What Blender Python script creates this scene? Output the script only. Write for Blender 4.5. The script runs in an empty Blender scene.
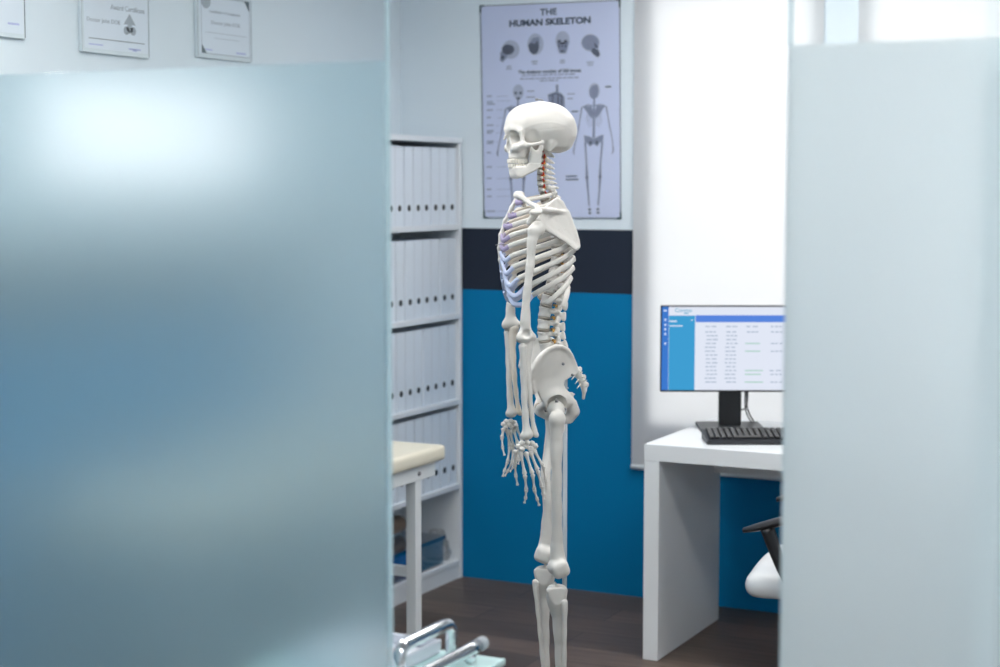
import bpy, bmesh, math, random
import numpy as np
from mathutils import Vector, Matrix
random.seed(7)
np.random.seed(7)
SC = bpy.context.scene
COL = SC.collection
R = math.radians
PI = math.pi

# ------------------------------------------------------------------ camera
CAMZ = 1.668
FPX = 1693.0
YAW = math.atan2(0.5, 1.0)              # looking 26.6 degrees left of +Y
PITCH = math.atan2(148.5, FPX)
cam_d = bpy.data.cameras.new('camera')
cam = bpy.data.objects.new('camera', cam_d)
COL.objects.link(cam)
cam.location = (0, 0, CAMZ)
cam.rotation_euler = (PI / 2 - PITCH, 0, YAW)
cam_d.sensor_width = 36.0
cam_d.lens = 36.0 * FPX / 1000.0
cam_d.clip_start = 0.05
cam_d.dof.use_dof = True
cam_d.dof.focus_distance = 4.4
cam_d.dof.aperture_fstop = 3.1
SC.camera = cam
RV = Vector((math.cos(YAW), math.sin(YAW), 0))
WV = Vector((-math.sin(YAW), math.cos(YAW), 0))


def ray(px, py):
    cx, cy = (px - 500) / FPX, (333.5 - py) / FPX
    fwd = WV * math.cos(PITCH) - Vector((0, 0, 1)) * math.sin(PITCH)
    up = WV * math.sin(PITCH) + Vector((0, 0, 1)) * math.cos(PITCH)
    return fwd + RV * cx + up * cy


CP = Vector((0, 0, CAMZ))


def on_y(px, py, Y):
    d = ray(px, py)
    return CP + d * (Y / d.y)


def on_x(px, py, X):
    d = ray(px, py)
    return CP + d * (X / d.x)


def on_z(px, py, Z):
    d = ray(px, py)
    return CP + d * ((Z - CAMZ) / d.z)


# ------------------------------------------------------------------ materials
def lin(c):
    return tuple(((v / 255.0) / 12.92 if v / 255.0 <= 0.04045 else ((v / 255.0 + 0.055) / 1.055) ** 2.4) for v in c) + (1.0,)


def mat(name, col, rough=0.5, metal=0.0, noise=0.0, nscale=20.0, bump=0.0, spec=0.5, **kw):
    m = bpy.data.materials.new(name)
    m.use_nodes = True
    nt = m.node_tree
    b = nt.nodes['Principled BSDF']
    b.inputs['Base Color'].default_value = col
    b.inputs['Roughness'].default_value = rough
    b.inputs['Metallic'].default_value = metal
    b.inputs['Specular IOR Level'].default_value = spec
    for k, v in kw.items():
        b.inputs[k.replace('_', ' ')].default_value = v
    if noise or bump:
        tc = nt.nodes.new('ShaderNodeTexCoord')
        n = nt.nodes.new('ShaderNodeTexNoise')
        n.inputs['Scale'].default_value = nscale
        n.inputs['Detail'].default_value = 4
        nt.links.new(tc.outputs['Object'], n.inputs['Vector'])
        if noise:
            mx = nt.nodes.new('ShaderNodeMix')
            mx.data_type = 'RGBA'
            mx.inputs[6].default_value = tuple(c * (1 - noise) for c in col[:3]) + (1,)
            mx.inputs[7].default_value = tuple(min(1, c * (1 + noise)) for c in col[:3]) + (1,)
            nt.links.new(n.outputs['Fac'], mx.inputs[0])
            nt.links.new(mx.outputs[2], b.inputs['Base Color'])
        if bump:
            bp = nt.nodes.new('ShaderNodeBump')
            bp.inputs['Strength'].default_value = bump
            bp.inputs['Distance'].default_value = 0.002
            nt.links.new(n.outputs['Fac'], bp.inputs['Height'])
            nt.links.new(bp.outputs['Normal'], b.inputs['Normal'])
    return m


def emit(name, col, strength):
    m = bpy.data.materials.new(name)
    m.use_nodes = True
    nt = m.node_tree
    nt.nodes.clear()
    e = nt.nodes.new('ShaderNodeEmission')
    o = nt.nodes.new('ShaderNodeOutputMaterial')
    e.inputs[0].default_value = col
    e.inputs[1].default_value = strength
    nt.links.new(e.outputs[0], o.inputs[0])
    return m


def clear_mat(name, tint=(1, 1, 1, 1), gloss=0.06):
    """thin clear glass or film: see-through with a fresnel sheen"""
    m = bpy.data.materials.new(name)
    m.use_nodes = True
    nt = m.node_tree
    nt.nodes.clear()
    t = nt.nodes.new('ShaderNodeBsdfTransparent')
    t.inputs[0].default_value = tint
    g = nt.nodes.new('ShaderNodeBsdfGlossy')
    g.inputs['Roughness'].default_value = 0.03
    lw = nt.nodes.new('ShaderNodeLayerWeight')
    lw.inputs[0].default_value = 0.25
    mu = nt.nodes.new('ShaderNodeMath')
    mu.operation = 'MULTIPLY'
    mu.inputs[1].default_value = gloss * 8
    mi = nt.nodes.new('ShaderNodeMath')
    mi.operation = 'MINIMUM'
    mi.inputs[1].default_value = 0.6
    ad = nt.nodes.new('ShaderNodeMath')
    ad.operation = 'ADD'
    ad.inputs[1].default_value = gloss * 0.4
    mx = nt.nodes.new('ShaderNodeMixShader')
    o = nt.nodes.new('ShaderNodeOutputMaterial')
    nt.links.new(lw.outputs['Fresnel'], mu.inputs[0])
    nt.links.new(mu.outputs[0], ad.inputs[0])
    nt.links.new(ad.outputs[0], mi.inputs[0])
    nt.links.new(mi.outputs[0], mx.inputs[0])
    nt.links.new(t.outputs[0], mx.inputs[1])
    nt.links.new(g.outputs[0], mx.inputs[2])
    nt.links.new(mx.outputs[0], o.inputs[0])
    return m


def frosted_mat(name, tint, rough, veil, gloss, milk, ior=1.22):
    m = bpy.data.materials.new(name)
    m.use_nodes = True
    nt = m.node_tree
    nt.nodes.clear()
    g = nt.nodes.new('ShaderNodeBsdfGlass')
    g.inputs['Color'].default_value = tint
    g.inputs['Roughness'].default_value = rough
    g.inputs['IOR'].default_value = ior
    d = nt.nodes.new('ShaderNodeBsdfDiffuse')
    d.inputs[0].default_value = milk
    tr = nt.nodes.new('ShaderNodeBsdfTranslucent')
    tr.inputs[0].default_value = milk
    gl = nt.nodes.new('ShaderNodeBsdfGlossy')
    gl.inputs['Roughness'].default_value = 0.17
    m1 = nt.nodes.new('ShaderNodeMixShader')
    m1.inputs[0].default_value = 0.5
    m2 = nt.nodes.new('ShaderNodeMixShader')
    m2.inputs[0].default_value = veil
    m3 = nt.nodes.new('ShaderNodeMixShader')
    m3.inputs[0].default_value = gloss
    o = nt.nodes.new('ShaderNodeOutputMaterial')
    nt.links.new(d.outputs[0], m1.inputs[1])
    nt.links.new(tr.outputs[0], m1.inputs[2])
    nt.links.new(g.outputs[0], m2.inputs[1])
    nt.links.new(m1.outputs[0], m2.inputs[2])
    nt.links.new(m2.outputs[0], m3.inputs[1])
    nt.links.new(gl.outputs[0], m3.inputs[2])
    nt.links.new(m3.outputs[0], o.inputs[0])
    return m


def blind_mat():
    m = bpy.data.materials.new('blind_fabric')
    m.use_nodes = True
    nt = m.node_tree
    nt.nodes.clear()
    d = nt.nodes.new('ShaderNodeBsdfDiffuse')
    d.inputs[0].default_value = (0.74, 0.75, 0.78, 1)
    tr = nt.nodes.new('ShaderNodeBsdfTranslucent')
    tr.inputs[0].default_value = (0.86, 0.86, 0.85, 1)
    w = nt.nodes.new('ShaderNodeTexWave')
    w.inputs['Scale'].default_value = 90
    w.inputs['Distortion'].default_value = 1.5
    tc = nt.nodes.new('ShaderNodeTexCoord')
    bp = nt.nodes.new('ShaderNodeBump')
    bp.inputs['Strength'].default_value = 0.15
    nt.links.new(tc.outputs['Object'], w.inputs['Vector'])
    nt.links.new(w.outputs['Fac'], bp.inputs['Height'])
    nt.links.new(bp.outputs[0], d.inputs['Normal'])
    mx = nt.nodes.new('ShaderNodeMixShader')
    mx.inputs[0].default_value = 0.45
    o = nt.nodes.new('ShaderNodeOutputMaterial')
    nt.links.new(d.outputs[0], mx.inputs[1])
    nt.links.new(tr.outputs[0], mx.inputs[2])
    nt.links.new(mx.outputs[0], o.inputs[0])
    return m


def floor_mat():
    m = bpy.data.materials.new('dark_wood_planks')
    m.use_nodes = True
    nt = m.node_tree
    b = nt.nodes['Principled BSDF']
    tc = nt.nodes.new('ShaderNodeTexCoord')
    br = nt.nodes.new('ShaderNodeTexBrick')
    br.offset = 0.37
    br.inputs['Color1'].default_value = lin((112, 97, 88))
    br.inputs['Color2'].default_value = lin((88, 76, 69))
    br.inputs['Mortar'].default_value = lin((52, 44, 40))
    br.inputs['Scale'].default_value = 1.0
    br.inputs['Mortar Size'].default_value = 0.0022
    br.inputs['Bias'].default_value = 0.0
    br.inputs['Brick Width'].default_value = 1.25
    br.inputs['Row Height'].default_value = 0.19
    nt.links.new(tc.outputs['Object'], br.inputs['Vector'])
    mp = nt.nodes.new('ShaderNodeMapping')
    mp.inputs['Scale'].default_value = (1.6, 34.0, 1.0)
    nt.links.new(tc.outputs['Object'], mp.inputs['Vector'])
    n = nt.nodes.new('ShaderNodeTexNoise')
    n.inputs['Scale'].default_value = 2.2
    n.inputs['Detail'].default_value = 6
    n.inputs['Roughness'].default_value = 0.65
    nt.links.new(mp.outputs[0], n.inputs['Vector'])
    cr = nt.nodes.new('ShaderNodeValToRGB')
    cr.color_ramp.elements[0].position = 0.3
    cr.color_ramp.elements[0].color = (0.45, 0.42, 0.40, 1)
    cr.color_ramp.elements[1].position = 0.7
    cr.color_ramp.elements[1].color = (1.25, 1.22, 1.2, 1)
    nt.links.new(n.outputs['Fac'], cr.inputs[0])
    mx = nt.nodes.new('ShaderNodeMix')
    mx.data_type = 'RGBA'
    mx.blend_type = 'MULTIPLY'
    mx.inputs[0].default_value = 0.9
    nt.links.new(br.outputs['Color'], mx.inputs[6])
    nt.links.new(cr.outputs[0], mx.inputs[7])
    nt.links.new(mx.outputs[2], b.inputs['Base Color'])
    b.inputs['Roughness'].default_value = 0.42
    b.inputs['Specular IOR Level'].default_value = 0.35
    bp = nt.nodes.new('ShaderNodeBump')
    bp.inputs['Strength'].default_value = 0.12
    bp.inputs['Distance'].default_value = 0.003
    nt.links.new(n.outputs['Fac'], bp.inputs['Height'])
    nt.links.new(bp.outputs[0], b.inputs['Normal'])
    return m


def wall_mat():
    """white above, a charcoal band, petrol blue below (split by world height)"""
    m = bpy.data.materials.new('banded_wall_paint')
    m.use_nodes = True
    nt = m.node_tree
    b = nt.nodes['Principled BSDF']
    tc = nt.nodes.new('ShaderNodeTexCoord')
    sx = nt.nodes.new('ShaderNodeSeparateXYZ')
    nt.links.new(tc.outputs['Object'], sx.inputs[0])
    cr = nt.nodes.new('ShaderNodeValToRGB')
    cr.color_ramp.interpolation = 'CONSTANT'
    dv = nt.nodes.new('ShaderNodeMath')
    dv.operation = 'DIVIDE'
    dv.inputs[1].default_value = 3.0
    nt.links.new(sx.outputs['Z'], dv.inputs[0])
    nt.links.new(dv.outputs[0], cr.inputs[0])
    e = cr.color_ramp.elements
    e[0].position = 0.0
    e[0].color = BLUE
    e[1].position = 1.223 / 3.0
    e[1].color = CHAR
    k = e.new(1.487 / 3.0)
    k.color = WHITE
    nt.links.new(cr.outputs[0], b.inputs['Base Color'])
    b.inputs['Roughness'].default_value = 0.6
    b.inputs['Specular IOR Level'].default_value = 0.12
    n = nt.nodes.new('ShaderNodeTexNoise')
    n.inputs['Scale'].default_value = 260
    nt.links.new(tc.outputs['Object'], n.inputs['Vector'])
    bp = nt.nodes.new('ShaderNodeBump')
    bp.inputs['Strength'].default_value = 0.06
    bp.inputs['Distance'].default_value = 0.001
    nt.links.new(n.outputs['Fac'], bp.inputs['Height'])
    nt.links.new(bp.outputs[0], b.inputs['Normal'])
    return m


WHITE = (0.71, 0.79, 0.85, 1)
BLUE = (0.0, 0.175, 0.385, 1)
CHAR = (0.020, 0.028, 0.046, 1)

M = {
    'wall': wall_mat(),
    'plain': mat('white_wall_paint', (0.78, 0.82, 0.85, 1), 0.7, noise=0.02, nscale=3),
    'ceil': mat('ceiling_paint', (0.85, 0.86, 0.87, 1), 0.8, noise=0.01, nscale=3),
    'floor': floor_mat(),
    'bone': mat('bone_plastic', (0.74, 0.715, 0.675, 1), 0.46, noise=0.05, nscale=28, bump=0.25),
    'bone_in': mat('bone_plastic_cream', (0.80, 0.73, 0.64, 1), 0.5, noise=0.06, nscale=28, bump=0.2),
    'teeth': mat('teeth_enamel', (0.84, 0.80, 0.72, 1), 0.3, noise=0.03, nscale=60),
    'cart': mat('lilac_cartilage', (0.40, 0.34, 0.52, 1), 0.4, noise=0.2, nscale=14),
    'cart2': mat('pale_blue_cartilage', (0.55, 0.62, 0.84, 1), 0.4, noise=0.12, nscale=14),
    'disc': mat('disc_grey_beige', (0.42, 0.38, 0.32, 1), 0.5, noise=0.1, nscale=40),
    'artery': mat('artery_red', (0.62, 0.04, 0.02, 1), 0.4, noise=0.15, nscale=60),
    'nerve': mat('nerve_ochre', (0.56, 0.30, 0.06, 1), 0.5, noise=0.2, nscale=60),
    'wire': mat('steel_wire', (0.30, 0.30, 0.32, 1), 0.3, 1.0, noise=0.1),
    'pole': mat('grey_pole', (0.42, 0.46, 0.50, 1), 0.5, 0.0, noise=0.03),
    'white_metal': mat('white_enamelled_metal', (0.80, 0.84, 0.86, 1), 0.35, noise=0.02),
    'white_board': mat('white_laminate', (0.85, 0.87, 0.89, 1), 0.35, noise=0.02, nscale=8),
    'shelf_board': mat('white_shelf_laminate', (0.72, 0.76, 0.80, 1), 0.4, noise=0.02, nscale=8),
    'binder': mat('binder_card', (0.70, 0.765, 0.84, 1), 0.45, noise=0.03, nscale=12),
    'binder_edge': mat('binder_edge', (0.52, 0.56, 0.60, 1), 0.5, noise=0.03),
    'hole': mat('binder_hole_black', (0.008, 0.012, 0.014, 1), 0.5, noise=0.1),
    'cream': mat('cream_vinyl', (0.80, 0.755, 0.62, 1), 0.42, noise=0.03, nscale=14, bump=0.1),
    'black': mat('black_plastic', (0.012, 0.013, 0.016, 1), 0.35, noise=0.15, nscale=40),
    'keycap': mat('keycap_black', (0.022, 0.024, 0.030, 1), 0.4, noise=0.15, nscale=60),
    'charcoal': mat('charcoal_plastic', (0.035, 0.038, 0.045, 1), 0.4, noise=0.1, nscale=40),
    'chrome': mat('chrome', (0.82, 0.84, 0.87, 1), 0.12, 1.0, noise=0.02),
    'chair': mat('white_leatherette', (0.80, 0.82, 0.84, 1), 0.4, noise=0.03, nscale=20, bump=0.15),
    'poster': mat('poster_paper', (0.545, 0.60, 0.80, 1), 0.5, noise=0.02, nscale=4),
    'ink': mat('poster_ink', (0.02, 0.04, 0.075, 1), 0.5, noise=0.05),
    'ink2': mat('poster_grey_ink', (0.22, 0.25, 0.36, 1), 0.5, noise=0.10, nscale=60),
    'ink3': mat('poster_dark_print', (0.085, 0.10, 0.145, 1), 0.5, noise=0.25, nscale=40),
    'ink4': mat('poster_pale_print', (0.38, 0.42, 0.56, 1), 0.5, noise=0.12, nscale=40),
    'tape': mat('poster_corner_green', (0.01, 0.05, 0.05, 1), 0.5, noise=0.05),
    'paper': mat('certificate_paper', (0.68, 0.75, 0.83, 1), 0.5, noise=0.02, nscale=10),
    'cert_ink': mat('certificate_grey_ink', (0.36, 0.41, 0.46, 1), 0.5, noise=0.1),
    'cert_blue': mat('certificate_blue_ink', (0.42, 0.47, 0.72, 1), 0.5, noise=0.1),
    'cert_dark': mat('certificate_dark_print', (0.10, 0.14, 0.16, 1), 0.5, noise=0.15),
    'acryl': mat('acrylic_frame', (0.66, 0.74, 0.79, 1), 0.15, noise=0.03),
    'cloth': mat('blue_cloth', (0.05, 0.20, 0.62, 1), 0.8, noise=0.25, nscale=30, bump=0.4),
    'brown': mat('brown_cloth', (0.36, 0.25, 0.18, 1), 0.8, noise=0.25, nscale=30, bump=0.4),
    'pink': mat('pink_paper', (0.80, 0.55, 0.50, 1), 0.6, noise=0.05),
    'tray': mat('tray_white', (0.72, 0.75, 0.82, 1), 0.35, noise=0.03),
    'tray_edge': mat('tray_teal_top', (0.62, 0.83, 0.82, 1), 0.15, noise=0.02),
    'box': clear_mat('clear_plastic_box', (0.95, 0.975, 0.99, 1), 0.14),
    'lid': clear_mat('blue_clear_lid', (0.84, 0.92, 0.98, 1), 0.26),
    'bag': clear_mat('clear_plastic_bag', (0.94, 0.94, 0.94, 1), 0.12),
    'glass': clear_mat('clear_glass', (0.975, 0.99, 0.99, 1), 0.02),
    'film': frosted_mat('frosted_film', (0.90, 0.965, 0.985, 1), 0.40, 0.22, 0.06, (0.64, 0.86, 0.93, 1)),
    'film_pale': frosted_mat('frosted_film_pale', (0.955, 0.975, 0.98, 1), 0.46, 0.52, 0.02, (0.86, 0.935, 0.96, 1)),
    'glass_edge': mat('glass_edge_teal', (0.50, 0.68, 0.74, 1), 0.15, noise=0.03),
    'blind': blind_mat(),
    'alu': mat('aluminium', (0.62, 0.65, 0.68, 1), 0.35, 0.7, noise=0.03),
    'lamp': emit('lamp_diffuser', (1.0, 0.985, 0.96, 1), 14.5),  # glow of the added fill panels inside the room
    'lamp_corridor': emit('corridor_lamp_diffuser', (0.98, 0.99, 1.0, 1), 18.5),  # stronger glow for the added frontal fill from the corridor side
    'daylight_high': emit('high_daylit_pane', (0.97, 0.985, 1.0, 1), 14.0),  # glow of the added corridor window, meant for its reflection
    'daylight': emit('daylit_pane', (0.97, 0.985, 1.0, 1), 3.3),
    's_white': emit('screen_white', lin((226, 232, 246)), 1.0),
    's_blue': emit('screen_blue', lin((88, 134, 222)), 1.0),
    's_strip': emit('screen_strip', lin((62, 122, 206)), 1.0),
    's_cyan': emit('screen_cyan', lin((64, 158, 210)), 1.0),
    's_text': emit('screen_grey_text', lin((172, 186, 206)), 1.0),
    's_green': emit('screen_green_text', lin((170, 208, 196)), 1.0),
    's_logo': emit('screen_logo', lin((110, 176, 206)), 1.0),
    's_icon': emit('screen_icon', lin((215, 228, 245)), 1.0),
}


# ------------------------------------------------------------------ object helpers
def tag(o, label=None, cat=None, group=None, kind=None):
    if label:
        o['label'] = label
    if cat:
        o['category'] = cat
    if group:
        o['group'] = group
    if kind:
        o['kind'] = kind
    return o


def thing(name, label, cat, loc=(0, 0, 0), rz=0.0, group=None):
    o = bpy.data.objects.new(name, None)
    o.empty_display_size = 0.1
    COL.objects.link(o)
    o.location = loc
    o.rotation_euler = (0, 0, rz)
    return tag(o, label, cat, group)


def link(name, me, m, parent=None, smooth=False):
    if m is not None:
        me.materials.append(m)
    if smooth:
        me.polygons.foreach_set('use_smooth', [True] * len(me.polygons))
    o = bpy.data.objects.new(name, me)
    COL.objects.link(o)
    if parent is not None:
        o.parent = parent
    return o


def obj(name, bm, m, parent=None, smooth=False):
    me = bpy.data.meshes.new(name)
    bm.normal_update()
    bm.to_mesh(me)
    bm.free()
    return link(name, me, m, parent, smooth)


def copy_tree(o, parent=None):
    c = o.copy()
    COL.objects.link(c)
    if parent is not None:
        c.parent = parent
    for ch in list(o.children):
        copy_tree(ch, c)
    return c


def B():
    return bmesh.new()


def box(bm, x0, x1, y0, y1, z0, z1, bev=0.0, seg=2, mtx=None):
    t = bmesh.new()
    bmesh.ops.create_cube(t, size=1.0)
    bmesh.ops.scale(t, verts=t.verts, vec=(x1 - x0, y1 - y0, z1 - z0))
    bmesh.ops.translate(t, verts=t.verts, vec=((x0 + x1) / 2, (y0 + y1) / 2, (z0 + z1) / 2))
    if bev:
        bmesh.ops.bevel(t, geom=list(t.edges), offset=bev, segments=seg, affect='EDGES', profile=0.7)
    if mtx is not None:
        bmesh.ops.transform(t, matrix=mtx, verts=t.verts)
    merge(bm, t)
    return bm


def merge(bm, t):
    me = bpy.data.meshes.new('tmp')
    t.to_mesh(me)
    t.free()
    bm.from_mesh(me)
    bpy.data.meshes.remove(me)


def catmull(pts, n):
    pts = [Vector(p) for p in pts]
    P = [pts[0] * 2 - pts[1]] + pts + [pts[-1] * 2 - pts[-2]]
    out = []
    for i in range(1, len(P) - 2):
        for k in range(n):
            t = k / n
            a, b, c, d = P[i - 1], P[i], P[i + 1], P[i + 2]
            out.append(0.5 * ((2 * b) + (c - a) * t + (2 * a - 5 * b + 4 * c - d) * t * t + (3 * b - a - 3 * c + d) * t ** 3))
    out.append(pts[-1])
    return out


def lerp_list(vals, n, m):
    """vals at control points, resampled like catmull(n)"""
    out = []
    for i in range(len(vals) - 1):
        for k in range(n):
            out.append(vals[i] + (vals[i + 1] - vals[i]) * k / n)
    out.append(vals[-1])
    return out


def tube(bm, pts, rad, seg=10, smooth_n=0, refv=None, ratio=1.0, caps=True):
    """round or flattened tube along pts; refv = outward reference for the thin axis; ratio = wide/thin"""
    if smooth_n:
        rads = lerp_list(rad, smooth_n, 0) if isinstance(rad, (list, tuple)) else None
        pts = catmull(pts, smooth_n)
    else:
        pts = [Vector(p) for p in pts]
        rads = list(rad) if isinstance(rad, (list, tuple)) else None
    if rads is None:
        rads = [rad] * len(pts)
    rings = []
    prev = None
    for i, p in enumerate(pts):
        t = (pts[min(i + 1, len(pts) - 1)] - pts[max(i - 1, 0)]).normalized()
        if refv is not None:
            n = Vector(refv(p)) if callable(refv) else Vector(refv)
        elif prev is None:
            n = Vector((0, 0, 1)) if abs(t.z) < 0.9 else Vector((1, 0, 0))
        else:
            n = prev
        n = (n - t * n.dot(t))
        if n.length < 1e-6:
            n = t.orthogonal()
        n.normalize()
        prev = n
        b = t.cross(n)
        rings.append([bm.verts.new(p + n * (math.cos(2 * PI * k / seg) * rads[i]) + b * (math.sin(2 * PI * k / seg) * rads[i] * ratio)) for k in range(seg)])
    for i in range(len(rings) - 1):
        for k in range(seg):
            bm.faces.new((rings[i][k], rings[i][(k + 1) % seg], rings[i + 1][(k + 1) % seg], rings[i + 1][k]))
    if caps:
        bm.faces.new(rings[0][::-1])
        bm.faces.new(rings[-1])
    return bm


def lathe(bm, prof, seg=24, c=(0, 0, 0)):
    rings = []
    for r, z in prof:
        rings.append([bm.verts.new((c[0] + r * math.cos(2 * PI * k / seg), c[1] + r * math.sin(2 * PI * k / seg), c[2] + z)) for k in range(seg)])
    for i in range(len(rings) - 1):
        for k in range(seg):
            bm.faces.new((rings[i][k], rings[i][(k + 1) % seg], rings[i + 1][(k + 1) % seg], rings[i + 1][k]))
    bm.faces.new(rings[0][::-1])
    bm.faces.new(rings[-1])
    return bm


def prism(bm, pts2, z0, z1, f):
    """pts2 outline mapped by f(u, v, w) to 3D"""
    a = [bm.verts.new(f(u, v, z0)) for u, v in pts2]
    b = [bm.verts.new(f(u, v, z1)) for u, v in pts2]
    n = len(pts2)
    bm.faces.new(a[::-1])
    bm.faces.new(b)
    for i in range(n):
        bm.faces.new((a[i], a[(i + 1) % n], b[(i + 1) % n], b[i]))
    bmesh.ops.recalc_face_normals(bm, faces=bm.faces)
    return bm


def text_mesh(body, size, bold=0.0, align='CENTER', extrude=0.0004, spacing=1.0):
    cu = bpy.data.curves.new('lettering', 'FONT')
    cu.body = body
    cu.size = size
    cu.align_x = align
    cu.align_y = 'CENTER'
    cu.extrude = extrude
    cu.offset = bold
    cu.space_character = spacing
    cu.resolution_u = 3
    o = bpy.data.objects.new('lettering', cu)
    COL.objects.link(o)
    bpy.context.view_layer.update()
    dg = bpy.context.evaluated_depsgraph_get()
    me = bpy.data.meshes.new_from_object(o.evaluated_get(dg))
    bpy.data.objects.remove(o)
    me.materials.clear()
    return me


def wedge(ang, r0, r1):
    return ang


# ------------------------------------------------------------------ SDF bones
def V3(p):
    return np.asarray(p, dtype=np.float32)


def rc(P, a, b, ra, rb=None, s=None):
    rb = ra if rb is None else rb
    a, b = V3(a), V3(b)
    k = 1.0
    if s is not None:
        s = V3(s)
        P, a, b = P * s, a * s, b * s
        k = 1.0 / float(max(s))
    ba = b - a
    pa = P - a
    h = np.clip((pa @ ba) / max(float(ba @ ba), 1e-12), 0, 1)
    return (np.linalg.norm(pa - h[:, None] * ba, axis=1) - (ra + (rb - ra) * h)) * k


def chain(P, pts, rads, k=0.0):
    d = None
    for i in range(len(pts) - 1):
        e = rc(P, pts[i], pts[i + 1], rads[i], rads[i + 1])
        d = e if d is None else (smin(d, e, k * .22) if k else np.minimum(d, e))
    return d


def ell(P, c, r, rot=None):
    q = P - V3(c)
    if rot is not None:
        q = q @ np.array(rot, dtype=np.float32)      # world to local: q * R (R columns = axes)
    r = V3(r)
    k0 = np.linalg.norm(q / r, axis=1)
    k1 = np.linalg.norm(q / (r * r), axis=1)
    return k0 * (k0 - 1) / np.maximum(k1, 1e-9)


def sph(P, c, r):
    return np.linalg.norm(P - V3(c), axis=1) - r


def rbox(P, c, h, r, rot=None):
    q = P - V3(c)
    if rot is not None:
        q = q @ np.array(rot, dtype=np.float32)
    q = np.abs(q) - (V3(h) - r)
    return np.linalg.norm(np.maximum(q, 0), axis=1) + np.minimum(q.max(axis=1), 0) - r


def smin(a, b, k):
    h = np.clip(0.5 + 0.5 * (b - a) / k, 0, 1)
    return b * (1 - h) + a * h - k * h * (1 - h)


def smax(a, b, k):
    return -smin(-a, -b, k)


def sub(a, b, k):
    return smax(a, -b, k)


def poly2(P2, pts):
    """signed distance to a polygon"""
    pts = np.asarray(pts, dtype=np.float32)
    n = len(pts)
    d = np.full(len(P2), 1e9, dtype=np.float32)
    s = np.zeros(len(P2), dtype=bool)
    for i in range(n):
        a, b = pts[i], pts[i - 1]
        e = b - a
        w = P2 - a
        t = np.clip((w @ e) / max(float(e @ e), 1e-12), 0, 1)
        q = w - t[:, None] * e
        d = np.minimum(d, (q * q).sum(1))
        c1 = P2[:, 1] >= a[1]
        c2 = P2[:, 1] < b[1]
        c3 = (e[0] * w[:, 1]) > (e[1] * w[:, 0])
        s ^= (c1 & c2 & c3) | (~c1 & ~c2 & ~c3)
    d = np.sqrt(d)
    return np.where(s, -d, d)


def rough(P, amp, f):
    return amp * (np.sin(P[:, 0] * f) * np.sin(P[:, 1] * f * 1.13 + 1) + np.sin(P[:, 2] * f * 0.9 + P[:, 0] * f * 0.4))


def sdf_mesh(name, fn, lo, hi, h):
    lo, hi = np.array(lo, dtype=np.float64), np.array(hi, dtype=np.float64)
    n = np.maximum(np.ceil((hi - lo) / h).astype(int) + 1, 3)
    ax = [lo[i] + h * np.arange(n[i]) for i in range(3)]
    G = np.stack(np.meshgrid(*ax, indexing='ij'), -1).reshape(-1, 3).astype(np.float32)
    D = np.concatenate([fn(G[i:i + 400000]) for i in range(0, len(G), 400000)]).reshape(n).astype(np.float32)
    D[0], D[-1] = np.maximum(D[0], 1e-4), np.maximum(D[-1], 1e-4)
    D[:, 0], D[:, -1] = np.maximum(D[:, 0], 1e-4), np.maximum(D[:, -1], 1e-4)
    D[:, :, 0], D[:, :, -1] = np.maximum(D[:, :, 0], 1e-4), np.maximum(D[:, :, -1], 1e-4)
    S = D < 0
    m = n - 1
    acc = np.zeros(tuple(m) + (3,), dtype=np.float32)
    cnt = np.zeros(tuple(m), dtype=np.float32)
    offs = [(i, j, k) for i in (0, 1) for j in (0, 1) for k in (0, 1)]

    def sl(o):
        return tuple(slice(o[i], o[i] + m[i]) for i in range(3))
    for a in offs:
        for x in range(3):
            if a[x] == 0:
                b = list(a)
                b[x] = 1
                da, db = D[sl(a)], D[sl(b)]
                cross = (S[sl(a)] != S[sl(b)])
                t = np.where(cross, da / np.where(cross, da - db, 1), 0)
                p = np.zeros(tuple(m) + (3,), dtype=np.float32)
                for y in range(3):
                    p[..., y] = a[y]
                p[..., x] += t
                acc += p * cross[..., None]
                cnt += cross
    act = cnt > 0
    idx = -np.ones(tuple(m), dtype=np.int64)
    idx[act] = np.arange(act.sum())
    cells = np.argwhere(act)
    verts = (cells + acc[act] / cnt[act][:, None]) * h + lo
    quads = []
    for x in range(3):
        y, z = (x + 1) % 3, (x + 2) % 3
        sa = [slice(1, m[i]) for i in range(3)]
        sb = list(sa)
        sa[x] = slice(0, m[x])
        sb[x] = slice(1, m[x] + 1)
        A, Bb = S[tuple(sa)], S[tuple(sb)]
        e = np.argwhere(A != Bb)
        if not len(e):
            continue
        flip = A[A != Bb]
        base = e.copy()
        for i in range(3):
            if i != x:
                base[:, i] += 1

        def c(dy, dz):
            q = base.copy()
            q[:, y] += dy
            q[:, z] += dz
            return idx[q[:, 0], q[:, 1], q[:, 2]]
        q = np.stack([c(-1, -1), c(0, -1), c(0, 0), c(-1, 0)], 1)
        q[~flip] = q[~flip][:, ::-1]
        quads.append(q)
    q = np.concatenate(quads)
    q = q[(q >= 0).all(1)]
    me = bpy.data.meshes.new(name)
    me.from_pydata(verts.tolist(), [], q.tolist())
    me.update()
    return me


def sdf(name, fn, lo, hi, h, m, parent, mirror=False):
    me = sdf_mesh(name, fn, lo, hi, h)
    if mirror:
        bm = bmesh.new()
        bm.from_mesh(me)
        for v in bm.verts:
            v.co.y = -v.co.y
        bmesh.ops.reverse_faces(bm, faces=bm.faces)
        bm.to_mesh(me)
        bm.free()
    return link(name, me, m, parent, True)


def bounds(pts, pad):
    a = np.array([tuple(p) for p in pts])
    return a.min(0) - pad, a.max(0) + pad

# ================================================================== THE SETTING
XL, YB, XR, YF, ZC = -3.62, 6.30, 2.2, -1.6, 2.75
YG = 2.2                                   # glass partition plane

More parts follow.
